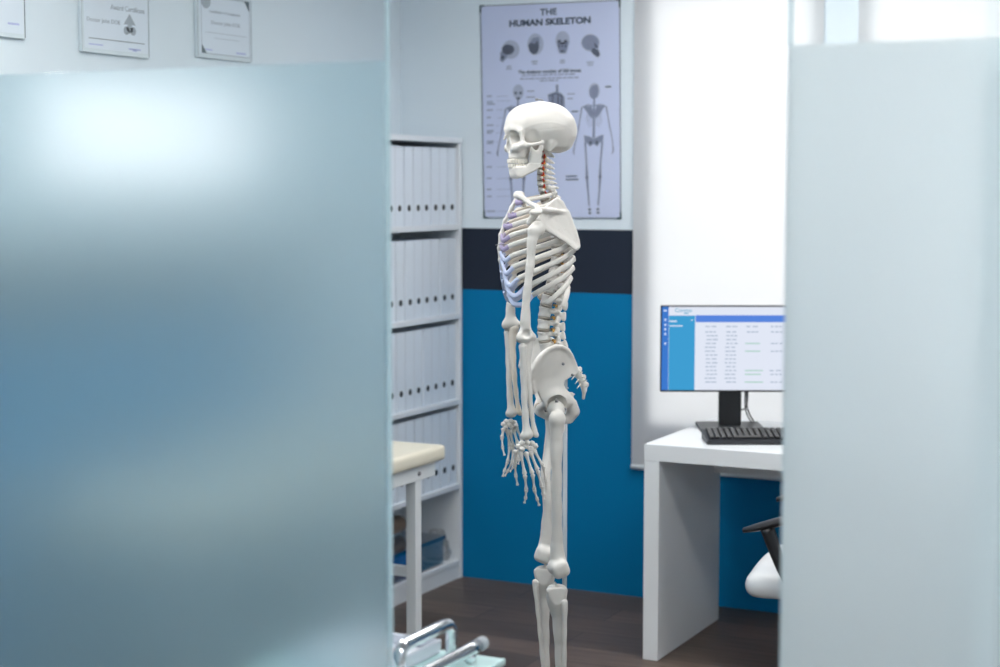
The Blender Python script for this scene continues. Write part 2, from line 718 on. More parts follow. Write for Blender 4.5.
bm = B(); box(bm, XL - .2, XR + .2, YF - .2, YB + .2, -0.12, 0.0)
tag(obj('floor', bm, M['floor']), 'dark grey brown wood plank floor', 'floor', kind='structure')
bm = B(); box(bm, XL - .2, XR + .2, YF - .2, YB + .2, ZC, ZC + .12)
tag(obj('ceiling', bm, M['ceil']), 'white ceiling above the consulting room', 'ceiling', kind='structure')


def wall_with_holes(name, along, fixed, a0, a1, holes, label, m, t=0.2, sign=1):
    """along='x': wall lies at y=fixed..fixed+t; along='y': at x=fixed..fixed+t (sign gives the outer side)"""
    bm = B()
    f0, f1 = sorted((fixed, fixed + sign * t))

    def bx(u0, u1, z0, z1):
        if u1 - u0 < 1e-4 or z1 - z0 < 1e-4:
            return
        if along == 'x':
            box(bm, u0, u1, f0, f1, z0, z1)
        else:
            box(bm, f0, f1, u0, u1, z0, z1)
    u = a0
    for (h0, h1, z0, z1) in sorted(holes):
        bx(u, h0, 0, ZC)
        bx(h0, h1, 0, z0)
        bx(h0, h1, z1, ZC)
        u = h1
    bx(u, a1, 0, ZC)
    return tag(obj(name, bm, m), label, 'wall', kind='structure')


W1 = (-2.492, -1.815, 0.70, 2.42)
W2 = (-1.620, -0.93, 0.70, 2.42)
WC = (-0.95, 0.30, 1.66, 2.05)  # added opening, sized so its reflection stays on the frosted film
wall_with_holes('wall_back', 'x', YB, XL, XR, [W1, W2], 'back wall, white over a charcoal band over petrol blue', M['wall'])
wall_with_holes('wall_left', 'y', XL, YF, YB + .2, [WC], 'left wall, white over a charcoal band over petrol blue', M['wall'], sign=-1)
wall_with_holes('wall_right', 'y', XR, YF, YB + .2, [], 'plain white wall on the right side of the rooms', M['plain'])
wall_with_holes('wall_front', 'x', YF, XL, XR, [], 'plain white corridor wall facing the partition', M['plain'], sign=-1)


def window(name, along, h, label):
    u0, u1, z0, z1 = h
    root = thing(name, label, 'window', (0, 0, 0))
    root['kind'] = 'structure'
    fr, pn = B(), B()

    def bx(bm, a, b, c, d, d0, d1):
        if along == 'x':
            box(bm, a, b, YB + d0, YB + d1, c, d)
        else:
            box(bm, XL - d1, XL - d0, a, b, c, d)
    fw = .022
    e0, e1 = (.006, .05) if along == 'x' else (.09, .15)
    bx(fr, u0, u0 + fw, z0, z1, e0, e1); bx(fr, u1 - fw, u1, z0, z1, e0, e1)
    bx(fr, u0 + fw, u1 - fw, z0, z0 + fw, e0, e1); bx(fr, u0 + fw, u1 - fw, z1 - fw, z1, e0, e1)
    bx(pn, u0 + fw, u1 - fw, z0 + fw, z1 - fw, (e0 + e1) / 2 - .006, (e0 + e1) / 2 + .006)
    f = obj('window_frame', fr, M['white_metal'], root)
    obj('window_pane', pn, M['daylight' if along == 'x' else 'daylight_high'], root)
    return root


window('window_1', 'x', W1, 'daylit window behind the white blind next to the poster')
window('window_2', 'x', W2, 'daylit window behind the blind above the frosted panel')
window('window_3', 'y', WC, 'high corridor window in the left wall, mirrored in the frosted glass')  # added to give the bright reflection on the left film

# ------------------------------------------------------------------ glass partition
ZF = 1.852
XG0, XG1 = -1.288, -0.669


def glass_panel(x0, x1, y, label, film, name='glass_panel'):
    root = thing(name, label, 'glass panel', ((x0 + x1) / 2, y, 0), 0, 'frosted glass partition panels')
    w = (x1 - x0) / 2
    bm = B(); box(bm, -w, w, -.005, .005, 0.012, 2.40)
    g = obj('clear_pane', bm, M['glass'], root)
    bm = B(); box(bm, -w, w, -.0095, -.0065, 0.012, ZF)
    f = obj('frosted_film', bm, film, root)
    f['label'] = 'milky frosted film ending below eye level'
    bm = B(); box(bm, -w, w, -.012, .012, 0, .010)
    obj('floor_channel', bm, M['alu'], root)
    return root


p1 = glass_panel(XL + .004, XG1 - (XG1 - XG0), YG, 'large frosted glass panel left of the gap, hiding the left wall', M['film'])
p2 = glass_panel(XG1, -0.385, YG, 'pale frosted glass panel right of the gap, in front of the desk', M['film_pale'])
p3 = glass_panel(-0.425, XR - .004, YG + .055, 'greenish frosted glass panel overlapping behind at the far right', M['film_pale'])
for p, e in ((p1, 1), (p2, -1)):
    bm = B()
    x = (XG0 if e > 0 else XG1) - p.location.x
    box(bm, min(x, x + e * .002), max(x, x + e * .002), -.0055, .0055, .012, 2.40)
    obj('polished_edge', bm, M['glass_edge'], p)
bm = B(); box(bm, XL, XR, YG - .03, YG + .09, 2.401, ZC)
tag(obj('trim_1', bm, M['plain']), 'white header above the glass partition', 'trim', kind='structure')

# ------------------------------------------------------------------ fill light panels added at the ceiling, out of view
def added_fill_panel(x, y, sx, sy, label, m):
    t = thing('ceiling_light', label, 'ceiling light', (x, y, ZC - .03), 0, 'ceiling light panels')
    bm = B(); box(bm, -sx / 2, sx / 2, -sy / 2, sy / 2, 0, .0295); obj('housing', bm, M['white_metal'], t)
    bm = B(); box(bm, -sx / 2 + .03, sx / 2 - .03, -sy / 2 + .03, sy / 2 - .03, -.006, -.0005); obj('diffuser', bm, m, t)


added_fill_panel(-1.75, 5.3, 1.2, .6, 'flat white ceiling light beside the poster wall, above the desk end', M['lamp'])
added_fill_panel(-2.55, 3.35, 1.2, .6, 'flat white ceiling light over the trolley and the examination bed', M['lamp'])
added_fill_panel(-.4, 3.6, 1.2, .6, 'flat white ceiling light over the right side of the consulting room', M['lamp'])
added_fill_panel(.1, 1.0, 1.2, .6, 'flat white ceiling light over the corridor, in front of the door gap', M['lamp_corridor'])
added_fill_panel(1.45, .9, 1.2, .6, 'flat white ceiling light over the right part of the corridor', M['lamp_corridor'])

# ------------------------------------------------------------------ roller blinds
def blind(x0, x1, label):
    t = thing('roller_blind', label, 'blind', ((x0 + x1) / 2, 6.284, 0.524), 0, 'white roller blinds')
    w = (x1 - x0) / 2
    bm = B(); box(bm, -w, w, -.0006, .0006, .022, 2.06); obj('blind_fabric', bm, M['blind'], t)
    bm = B(); tube(bm, [(-w, 0, .012), (w, 0, .012)], .010, 12); obj('hem_bar', bm, M['white_metal'], t, True)
    bm = B(); tube(bm, [(-w - .01, -.020, 2.08), (w + .01, -.020, 2.08)], .022, 16); obj('roller_tube', bm, M['white_metal'], t, True)
    bm = B()
    for s in (-1, 1):
        box(bm, s * (w + .012) - .004, s * (w + .012) + .004, -.045, .0155, 2.045, 2.115)
    obj('bracket', bm, M['white_metal'], t)


blind(-2.549, -1.785, 'backlit white roller blind beside the poster, behind the monitor')
blind(-1.654, -0.885, 'backlit white roller blind showing above the right frosted panel')

# ------------------------------------------------------------------ shelf with binders
SX0, SX1, SY0, SY1 = XL + .004, -3.324, 5.375, 6.292
tops = [1.864, 1.504, 1.130, 0.768, 0.408, 0.082]
sh = thing('bookshelf', 'tall white open shelf full of ring binders in the room corner', 'shelf', (SX0, SY0, 0))
sd, sw = SX1 - SX0, SY1 - SY0
TH = .022
for y in (0, sw - TH):
    bm = B(); box(bm, 0, sd, y, y + TH, 0, tops[0] - TH - .0005, .0015, 1); obj('side_panel', bm, M['shelf_board'], sh)
for i, z in enumerate(tops):
    bm = B()
    if i == 0:
        box(bm, 0, sd + .003, -.001, sw + .001, z - TH, z, .0015, 1)
    else:
        box(bm, .006, sd - .002, TH + .0005, sw - TH - .0005, z - TH, z, .0015, 1)
    obj('shelf_board', bm, M['shelf_board'], sh)
bm = B(); box(bm, 0.0, .005, TH + .0005, sw - TH - .0005, .02, tops[0] - TH - .001); obj('back_panel', bm, M['shelf_board'], sh)
bm = B(); box(bm, sd - .018, sd - .006, TH + .0005, sw - TH - .0005, 0, tops[5] - TH - .0005); obj('plinth', bm, M['shelf_board'], sh)


def make_binder():
    t = thing('ring_binder', 'x', 'binder')
    w, d, h = .0695, .268, .316
    bm = B()
    box(bm, -d, -.004, -w / 2, -w / 2 + .003, 0, h, .001, 1)
    box(bm, -d, -.004, w / 2 - .003, w / 2, 0, h, .001, 1)
    box(bm, -.0045, 0, -w / 2, w / 2, 0, h, .0014, 2)
    obj('cover', bm, M['binder'], t)
    bm = B(); box(bm, -d + .01, -.012, -w / 2 + .006, w / 2 - .006, .004, h - .012); obj('paper_block', bm, M['paper'], t)
    bm = B()
    lathe(bm, [(.0125, 0), (.0125, .0012), (.0118, .0018), (.0118, .0014), (.001, .0014)], 20)
    bmesh.ops.transform(bm, matrix=Matrix.Translation((.0002, 0, .072)) @ Matrix.Rotation(PI / 2, 4, 'Y'), verts=bm.verts)
    o = obj('finger_hole', bm, M['hole'], t)
    o['label'] = 'round black finger hole'
    bm = B()
    box(bm, -.0001, .0004, -w / 2 + .0035, -w / 2 + .0045, .003, h - .003); box(bm, -.0001, .0004, w / 2 - .0045, w / 2 - .0035, .003, h - .003)
    obj('spine_crease', bm, M['binder_edge'], t)
    return t


ORD = ['first', 'second', 'third', 'fourth', 'fifth', 'sixth', 'seventh', 'eighth', 'ninth', 'tenth', 'eleventh', 'twelfth']
ROWN = ['top row of the shelf', 'second row of the shelf', 'third row of the shelf', 'lowest row of the shelf']
binder0 = make_binder()
nb = 0
pitch = (sw - 2 * TH - .004) / 12
for r in range(4):
    for c in range(12):
        b = binder0 if nb == 0 else copy_tree(binder0)
        nb += 1
        jit = random.uniform(-.003, .002)
        b.location = (SX1 - .014 + jit, SY1 - TH - .002 - pitch * (c + .5), tops[r + 1] + .0003)
        b['label'] = 'white ring binder, %s from the back wall in the %s' % (ORD[c], ROWN[r])
        b['group'] = 'white ring binders on the shelf'

# things on the bottom board
zb = tops[5]
bt = thing('storage_box', 'clear plastic storage box with pale blue lid on the bottom shelf', 'box', (-3.475, 5.94, zb + .0005))
bm = B()
hx, hy, hh, th = .132, .215, .118, .003
for s in (-1, 1):
    box(bm, s * hx - (th if s > 0 else 0), s * hx + (th if s < 0 else 0), -hy, hy, 0, hh)
    box(bm, -hx + th, hx - th, s * hy - (th if s > 0 else 0), s * hy + (th if s < 0 else 0), 0, hh)
box(bm, -hx + th, hx - th, -hy + th, hy - th, 0, th)
obj('box_body', bm, M['box'], bt)
bm = B()
box(bm, -hx - .008, hx + .008, -hy - .008, hy + .008, hh + .0005, hh + .005, .002, 1)
for s in (-1, 1):
    box(bm, s * (hx + .005) - .0025, s * (hx + .005) + .0025, -hy - .008, hy + .008, hh - .012, hh + .004)
    box(bm, -hx - .008, hx + .008, s * (hy + .005) - .0025, s * (hy + .005) + .0025, hh - .012, hh + .004)
o = obj('lid', bm, M['lid'], bt); o['label'] = 'pale blue see-through lid'


def lump(name, c, r, m, label, cat, amp=.25, seed=1, rz=0, flat=None, noise_f=9.0):
    bm = B()
    bmesh.ops.create_icosphere(bm, subdivisions=4, radius=1.0)
    from mathutils import noise as mn
    for v in bm.verts:
        d = v.co.normalized()
        n = mn.fractal(d * 1.6 + Vector((seed * 3.1, seed, 0)), 1.0, 2.0, 3) * amp
        n += abs(mn.noise(d * noise_f * .5 + Vector((seed, 7, seed)))) * amp * .6
        v.co = Vector((d.x * r[0], d.y * r[1], d.z * r[2])) * (1 + n)
    lo = min(v.co.z for v in bm.verts)
    for v in bm.verts:
        z = v.co.z
        if z < lo * .55:
            v.co.z = lo * .55 + (z - lo * .55) * .08
    lo = min(v.co.z for v in bm.verts)
    for v in bm.verts:
        v.co.z -= lo
    o = obj(name, bm, m, None, True)
    o.location = c
    o.rotation_euler.z = rz
    return tag(o, label, cat)


lump('folded_cloth', (-3.455, 5.99, zb + .0045), (.075, .072, .046), M['cloth'], 'crumpled royal blue cloth inside the clear storage box, nearer the wall', 'cloth', .18, 2)
lump('folded_cloth', (-3.455, 5.81, zb + .0045), (.075, .066, .044), M['cloth'], 'crumpled royal blue cloth inside the clear storage box, behind the bed leg', 'cloth', .18, 5)
# rolled brown cloth, lying on the lid
ro = thing('cloth_roll', 'rolled brown cloth lying on top of the clear storage box', 'cloth', (-3.525, 5.95, zb + .0005 + .1235))
bm = B()
sp = []
for i in range(60):
    a = i / 59 * 2 * PI * 2.6
    rr = .012 + .026 * i / 59
    sp.append((math.cos(a) * rr, math.sin(a) * rr + .040))
vs = []
for y in [-.15 + .02 * k for k in range(16)]:
    vs.append([bm.verts.new((x * (1 + .05 * math.sin(y * 60 + i * .2)), y, z)) for i, (x, z) in enumerate(sp)])
for i in range(len(vs) - 1):
    for k in range(59):
        bm.faces.new((vs[i][k], vs[i][k + 1], vs[i + 1][k + 1], vs[i + 1][k]))
o = obj('rolled_fabric', bm, M['brown'], ro, True)
sm = o.modifiers.new('thick', 'SOLIDIFY'); sm.thickness = .004
ro.location.z -= .0
# clear crumpled bag
lump('plastic_bag', (-3.41, 6.212, zb + .001), (.055, .032, .075), M['bag'], 'crumpled clear plastic bag between the storage box and shelf side', 'bag', .35, 9, noise_f=16)

# ------------------------------------------------------------------ examination bed
bx0, bx1, by0, by1 = -3.52, -2.872, 3.72, 5.312
bd = thing('examination_bed', 'cream padded examination bed on a white metal frame along left wall', 'bed', ((bx0 + bx1) / 2, (by0 + by1) / 2, 0))
hx, hy = (bx1 - bx0) / 2, (by1 - by0) / 2
ZM = .738
bm = B(); box(bm, -hx, hx, -hy, hy, ZM - .056, ZM, .022, 4)
obj('mattress', bm, M['cream'], bd, True)
bm = B()
rz0, rz1 = ZM - .056 - .051, ZM - .0565
for s in (-1, 1):
    a, b = sorted((s * (hx - .018), s * (hx - .043)))
    box(bm, a, b, -hy + .05, hy - .05, rz0, rz1, .002, 1)
    a, b = sorted((s * (hy - .05), s * (hy - .075)))
    box(bm, -hx + .0435, hx - .0435, a, b, rz0, rz1, .002, 1)
obj('frame_rail', bm, M['white_metal'], bd)
legy = 5.142 - (by0 + by1) / 2
for sx in (-1, 1):
    for sy in (-1, 1):
        bm = B()
        cx = sx * (hx - .040)
        box(bm, cx - .02, cx + .02, sy * legy - .021, sy * legy + .021, 0.012, rz1 - .0015, .002, 1)
        lg = obj('leg', bm, M['white_metal'], bd)
        bm = B(); box(bm, cx - .021, cx + .021, sy * legy - .022, sy * legy + .022, 0, .0115); obj('foot_cap', bm, M['charcoal'], lg)
for sy in (-1, 1):
    bm = B(); box(bm, -hx + .0615, hx - .0615, sy * legy - .012, sy * legy + .012, .285, .32); obj('leg_brace', bm, M['white_metal'], bd)
for sx in (-1, 1):
    for sy in (-1, 1):
        bm = B()
        lathe(bm, [(.0085, 0), (.0085, .003), (.006, .006), (.003, .007)], 12)
        x = sx * (hx - .018)
        bmesh.ops.transform(bm, matrix=Matrix.Translation((x, sy * legy, (rz0 + rz1) / 2)) @ Matrix.Rotation(sx * PI / 2, 4, 'Y'), verts=bm.verts)
        obj('bolt', bm, M['wire'], bd, True)

# ------------------------------------------------------------------ desk
dx0, dx1, dy0, dy1, dz = -2.168, -0.80, 5.46, 6.212, .768
dk = thing('desk', 'white panel-leg desk against the back wall, carrying the monitor', 'desk', (dx0, dy0, 0))
w, d = dx1 - dx0, dy1 - dy0
DT = .058
bm = B(); box(bm, 0, w, 0, d, dz - DT, dz, .002, 2); obj('desktop', bm, M['white_board'], dk)
for x in (0.0005, w - DT - .0005):
    bm = B(); box(bm, x, x + .056, .0008, d - .105, 0, dz - DT - .0006, .0015, 1)
    o = obj('side_panel', bm, M['white_board'], dk)
bm = B(); box(bm, .0575, w - .0595, d - .182, d - .164, dz - DT - .125, dz - DT - .0006); obj('modesty_panel', bm, M['white_board'], dk)
for x in (.085, w - .085):
    bm = B(); lathe(bm, [(.008, 0), (.008, .002), (.004, .004)], 12)
    bmesh.ops.transform(bm, matrix=Matrix.Translation((x, d - .1821, dz - DT - .04)) @ Matrix.Rotation(PI / 2, 4, 'X'), verts=bm.verts)
    obj('bolt', bm, M['wire'], dk, True)

# ------------------------------------------------------------------ monitor
mx, my = -1.985, 5.905
mpos = WV * 6.17 + RV * .853
mon = thing('computer_monitor', 'slim black computer monitor showing a blue and white table on the desk', 'monitor', (mpos.x, mpos.y, dz + .0005), YAW - R(0.5))
MW, MH, MZ = .53, .318, .143                # size and bottom edge above the desk
bm = B(); box(bm, -MW / 2, MW / 2, -.002, .022, MZ, MZ + MH, .003, 2); obj('bezel', bm, M['black'], mon)
bm = B(); box(bm, -MW / 2 + .06, MW / 2 - .06, .0225, .045, MZ + .05, MZ + MH - .06, .008, 2); obj('rear_housing', bm, M['black'], mon)
bm = B(); box(bm, -.044, .040, .048, .066, .012, MZ + .16, .003, 1); obj('stand_neck', bm, M['black'], mon)
bm = B(); box(bm, -.118, .118, -.045, .165, 0, .0115, .003, 2); obj('stand_base', bm, M['charcoal'], mon)
scr = thing('screen', None, None); scr.parent = mon
sw_, sh_ = MW - .008, MH - .012


def sbox(name, u0, u1, v0, v1, m, lay, parent=scr):
    """u from the left, v from the top, in screen fractions"""
    bm = B()
    x0, x1 = -sw_ / 2 + u0 * sw_, -sw_ / 2 + u1 * sw_
    z1, z0 = MZ + MH - .005 - v0 * sh_, MZ + MH - .005 - v1 * sh_
    box(bm, x0, x1, -.0022 - lay * .0003, -.0019, z0, z1)
    return obj(name, bm, m, parent)


sbox('page_background', 0, 1, 0, 1, M['s_white'], 0)
sbox('icon_strip', 0, .047, 0, 1, M['s_strip'], 1)
sbox('side_menu', .049, .232, .104, 1, M['s_cyan'], 1)
sbox('title_bar', .236, 1, .10, .183, M['s_blue'], 1)


def sbars(name, items, m, lay=2):
    bm = B()
    for (u0, u1, v, h) in items:
        x0, x1 = -sw_ / 2 + u0 * sw_, -sw_ / 2 + u1 * sw_
        zc = MZ + MH - .005 - v * sh_
        box(bm, x0, x1, -.0022 - lay * .0003, -.0019, zc - h * sh_ / 2, zc + h * sh_ / 2)
    return obj(name, bm, m, scr)


rnd = random.Random(3)
rows = []
grn = []
for i, v in enumerate([.235, .30] + [.345 + .0465 * k for k in range(13)]):
    for cxu, wd in ((.345, .085), (.485, .085), (.63, .09), (.80, .09), (.93, .08)):
        if i == 0 and cxu > .9:
            continue
        if i > 1 and cxu > .6 and (cxu != .63) and (i not in (4, 6, 11, 12, 14)):
            continue
        u = cxu - wd / 2 + rnd.uniform(0, .012)
        if i > 1 and cxu == .63:
            if i in (4, 6, 11, 12, 14):
                grn.append((.585, .585 + rnd.uniform(.10, .14), v, .014))
            continue
        k = rnd.randint(2, 3)
        for q in range(k):
            ww = wd / k * rnd.uniform(.6, .88)
            rows.append((u, u + ww, v, .014))
            u += wd / k
sbars('table_text', rows, M['s_text'])
sbars('table_highlight', grn, M['s_green'])
sbars('menu_icons', [(.018, .030, v, .026) for v in (.155, .215, .268, .325, .44)] + [(.012, .034, .045, .018)], M['s_icon'])
sbars('menu_text', [(.055, .105, .172, .018), (.055, .145, .228, .014), (.205, .215, .16, .014)], M['s_icon'])
me = text_mesh('Coomo', .02, .0003, extrude=.0002)
bm = B(); bm.from_mesh(me)
bmesh.ops.transform(bm, matrix=Matrix.Translation((-sw_ / 2 + .150 * sw_, -.0026, MZ + MH - .005 - .043 * sh_)) @ Matrix.Rotation(PI / 2, 4, 'X'), verts=bm.verts)
obj('site_logo', bm, M['s_logo'], scr)
sbars('logo_caption', [(.155, .185, .077, .014)], M['s_logo'])
# cables looping behind the neck
bm = B()
tube(bm, [(.005, .075, MZ + .05), (.006, .085, MZ - .03), (.02, .085, .072), (.05, .09, .066), (.066, .09, .085), (.068, .09, MZ + .01), (.06, .08, MZ + .06)], .0028, 8, 6)
tube(bm, [(.062, .085, MZ + .04), (.066, .09, .085), (.080, .11, .045), (.105, .15, .006)], .0028, 8, 6)
tube(bm, [(.058, .088, MZ + .04), (.060, .095, .08), (.072, .115, .04), (.095, .15, .006)], .0025, 8, 6)
obj('cable', bm, M['black'], mon, True)

# ------------------------------------------------------------------ keyboard
kp = WV * 5.90 + RV * (5.90 * (772 - 500) / FPX)
kb = thing('computer_keyboard', 'black keyboard standing on the desk in front of the monitor', 'keyboard', (kp.x, kp.y, dz + .0005), YAW)
KW, KD = .46, .15
bm = B()
prism(bm, [(-KD / 2, 0), (KD / 2, 0), (KD / 2, .034), (-KD / 2, .014)], -KW / 2, KW / 2, lambda u, v, w: (w, u, v))
bmesh.ops.bevel(bm, geom=list(bm.edges), offset=.002, segments=2, affect='EDGES')
obj('case', bm, M['keycap'], kb)
bm = B()
tilt = math.atan2(.020, KD)
for r in range(6):
    n = 21
    for c in range(n):
        if r == 5 and 4 <= c <= 8:
            if c == 4:
                u0, u1 = -KW / 2 + .012 + 4 * .0208, -KW / 2 + .012 + 9 * .0208 - .003
            else:
                continue
        else:
            u0 = -KW / 2 + .012 + c * .0208
            u1 = u0 + .0178
        yy = KD / 2 - .016 - r * .0205
        zz = .014 + (yy + KD / 2) * .020 / KD
        box(bm, u0, u1, yy - .0088, yy + .0088, zz, zz + .0095, .0025, 1)
obj('keys', bm, M['black'], kb)
bm = B()
lx = [(-KW / 2 + .012 + c * .0208 + .0089, r) for r in range(6) for c in range(21) if not (r == 5 and 4 <= c <= 8)]
for (u, r) in lx:
    yy = KD / 2 - .016 - r * .0205
    zz = .014 + (yy + KD / 2) * .020 / KD + .0095
    box(bm, u - .002, u + .002, yy - .001, yy + .003, zz - .001, zz + .0002)
obj('key_marking', bm, M['cert_ink'], kb)

# ------------------------------------------------------------------ office chair
fa = R(-20)
CF = -RV * math.cos(fa) - WV * math.sin(fa)
tip = WV * 5.20 + RV * .808
cc = tip - CF * .245
ch = thing('office_chair', 'white padded office chair with black armrests, mostly behind the right panel', 'chair', (cc.x, cc.y, 0), math.atan2(CF.y, CF.x))
zs = .430


def cushion(P):
    d = rbox(P, (0, 0, zs + .044), (.245, .245, .038), .036)
    d = smin(d, ell(P, (.180, 0, zs + .047), (.064, .220, .043)), .03)
    return d + .010 * np.clip(P[:, 0] / .245, -1, 1) * 0


sdf('seat', cushion, (-.28, -.28, zs - .03), (.28, .28, zs + .15), .012, M['chair'], ch)
sdf('backrest', lambda P: smax(rbox(P, (-.27, 0, .90), (.05, .225, .27), .045), -ell(P, (.35, 0, .88), (.585, .9, .9)), .02), (-.36, -.26, .58), (-.15, .26, 1.22), .014, M['chair'], ch)
bm = B(); tube(bm, [(-.10, 0, .392), (-.30, 0, .42), (-.335, 0, .56), (-.318, 0, .80)], [.03, .03, .026, .022], 10, 5); obj('back_support', bm, M['black'], ch, True)
for s in (-1, 1):
    bm = B()
    y = s * .262
    pts = [(.240, y, .648), (.195, y, .661), (.12, y, .684), (.02, y, .702), (-.09, y, .702)]
    tube(bm, pts, [.0075, .012, .014, .013, .009], 12, 6, refv=(0, 0, 1), ratio=2.5)
    tube(bm, [(.170, y, .660), (.148, y, .60), (.118, y, .53), (.06, y * 1.0, .43), (-.02, y * .80, .388), (-.04, y * .35, .385)], [.020, .018, .016, .013, .010, .008], 10, 6, refv=lambda p: (0.3, 0, 1) if abs(p.y) < .2 else (1, 0, .35), ratio=1.9)
    obj('armrest', bm, M['black'], ch, True)
bm = B(); box(bm, -.12, .12, -.10, .10, .375, .410, .01, 2); obj('seat_plate', bm, M['black'], ch)
bm = B(); lathe(bm, [(.03, .10), (.03, .26), (.018, .262), (.018, .374)], 20); obj('gas_lift', bm, M['chrome'], ch, True)
for k in range(5):
    a = 2 * PI * k / 5 + .3
    c, s = math.cos(a), math.sin(a)
    bm = B(); tube(bm, [(.02 * c, .02 * s, .105), (.15 * c, .15 * s, .095), (.27 * c, .27 * s, .075)], [.026, .02, .014], 10, 3); lg = obj('base_spoke', bm, M['chrome'], ch, True)
    bm = B()
    tube(bm, [(.27 * c - .02 * s, .27 * s + .02 * c, .028), (.27 * c + .02 * s, .27 * s - .02 * c, .028)], .0275, 16)
    obj('caster', bm, M['black'], lg, True)

# ------------------------------------------------------------------ instrument trolley (front, behind the left panel)
tr = thing('instrument_trolley', 'chrome and white instrument trolley standing just behind the left glass panel', 'trolley', (-1.52, 2.57, 0))
TZ = .80
tx0, tx1, ty0, ty1 = -.21, .165, -.20, .165
for sx in (tx0 + .02, tx1 - .02):
    for sy in (ty0 + .02, ty1 - .02):
        bm = B(); tube(bm, [(sx, sy, .07), (sx, sy, TZ - .012)], .011, 14); lg = obj('upright', bm, M['chrome'], tr, True)
        bm = B(); tube(bm, [(sx, sy - .010, .035), (sx, sy + .010, .035)], .0345, 18); obj('caster', bm, M['charcoal'], lg, True)
bm = B(); box(bm, tx0, tx1, ty0, ty1, TZ - .012, TZ, .004, 2); o = obj('top_shelf', bm, M['tray_edge'], tr); o['label'] = 'pale teal glass top'
bm = B(); box(bm, tx0 + .034, tx1 - .034, ty0 + .034, ty1 - .034, .28, .292, .003, 1); obj('lower_shelf', bm, M['tray_edge'], tr)
bm = B()
hxp = .066
tube(bm, [(hxp, -.055, TZ), (hxp, -.055, TZ + .045), (hxp, -.045, TZ + .060), (hxp, -.025, TZ + .063), (hxp, .105, TZ + .063), (hxp, .128, TZ + .057), (hxp, .137, TZ + .042), (hxp, .137, TZ)], .0115, 12, 4)
obj('handle', bm, M['chrome'], tr, True)
ty = thing('instrument_tray', 'white enamel tray holding a pink pack on the trolley top', 'tray', (-1.475, 2.585, TZ + .0005))
bm = B()
box(bm, -.20, -.004, -.10, .130, 0, .006, .003, 1)
for s in (-.20, -.010):
    box(bm, s, s + .006, -.10, .130, .006, .026, .002, 1)
for s in (-.10, .124):
    box(bm, -.194, -.010, s, s + .006, .006, .026, .002, 1)
obj('tray_body', bm, M['tray'], ty)
pk = B(); box(pk, -.03, .03, -.05, .05, 0, .010, .003, 1)
o = obj('dressing_pack', pk, M['pink'], None)
o.location = (-1.545, 2.60, TZ + .0005 + .0065)
o.rotation_euler.z = .2
tag(o, 'small pink dressing pack lying in the white tray', 'pack')
rd = thing('metal_clamp_rod', 'thick chrome rod lying across the trolley, its end toward the skeleton', 'rod', (-1.400, 2.635, TZ + .0005))
bm = B()
tube(bm, [(-.022, -.17, .0135), (-.012, -.06, .018), (.003, .070, .026)], [.0115, .0115, .012], 14, 5)
obj('rod_shaft', bm, M['chrome'], rd, True)
bm = B()
tube(bm, [(.003, .070, .026), (.005, .088, .0275)], [.013, .012], 14)
obj('end_cap', bm, M['pole'], rd, True)
bm = B(); tube(bm, [(.000, .045, 0), (.000, .045, .022)], .010, 12)
obj('rod_rest', bm, M['chrome'], rd, True)

# ------------------------------------------------------------------ the poster on the back wall
YP = YB - .0035


def pw(px, py):
    p = on_y(px, py, YP)
    return p.x, p.z


p0x, p0z = pw(484, 217.5)
po = thing('anatomy_poster', 'pale blue human skeleton poster on the back wall behind the skull', 'poster', (p0x, YP, p0z))


def flat(pts_px, lay, bm=None, conv=True):
    """polygon given by photo points that lie on the wall -> thin sheet on the poster"""
    bm = bm if bm is not None else B()
    pts = [pw(*p) if conv else p for p in pts_px]
    t = B()
    prism(t, [(x - p0x, z - p0z) for x, z in pts], -.0012 - lay * .00025, -.0008, lambda u, v, w: (u, w, v))
    merge(bm, t)
    return bm


def stroke(bm, pts, wd, lay):
    """a line of given width (photo px) along points; wd may be a list"""
    for i in range(len(pts) - 1):
        (x0, y0), (x1, y1) = pts[i], pts[i + 1]
        w0 = wd[i] if isinstance(wd, list) else wd
        w1 = wd[i + 1] if isinstance(wd, list) else wd
        dx, dy = x1 - x0, y1 - y0
        L = math.hypot(dx, dy) or 1
        nx, ny = -dy / L, dx / L
        flat([(x0 + nx * w0 / 2, y0 + ny * w0 / 2), (x1 + nx * w1 / 2, y1 + ny * w1 / 2), (x1 - nx * w1 / 2, y1 - ny * w1 / 2), (x0 - nx * w0 / 2, y0 - ny * w0 / 2)], lay, bm)
    return bm


def oval(bm, cx, cy, rx, ry, lay, n=22, ang=0.0):
    c, s = math.cos(ang), math.sin(ang)
    flat([(cx + rx * math.cos(t) * c - ry * math.sin(t) * s, cy + rx * math.cos(t) * s + ry * math.sin(t) * c) for t in [2 * PI * k / n for k in range(n)]], lay, bm)
    return bm


c_tl, c_tr, c_br, c_bl = (480.5, 6), (619.8, 0.3), (620.8, 218.2), (484.3, 217.5)
bm = B()
pts = [pw(*c) for c in (c_tl, c_tr, c_br, c_bl)]
prism(bm, [(x - p0x, z - p0z) for x, z in pts], -.0008, .0030, lambda u, v, w: (u, w, v))
obj('poster_sheet', bm, M['poster'], po)


def mix2(a, b, t):
    return (a[0] + (b[0] - a[0]) * t, a[1] + (b[1] - a[1]) * t)


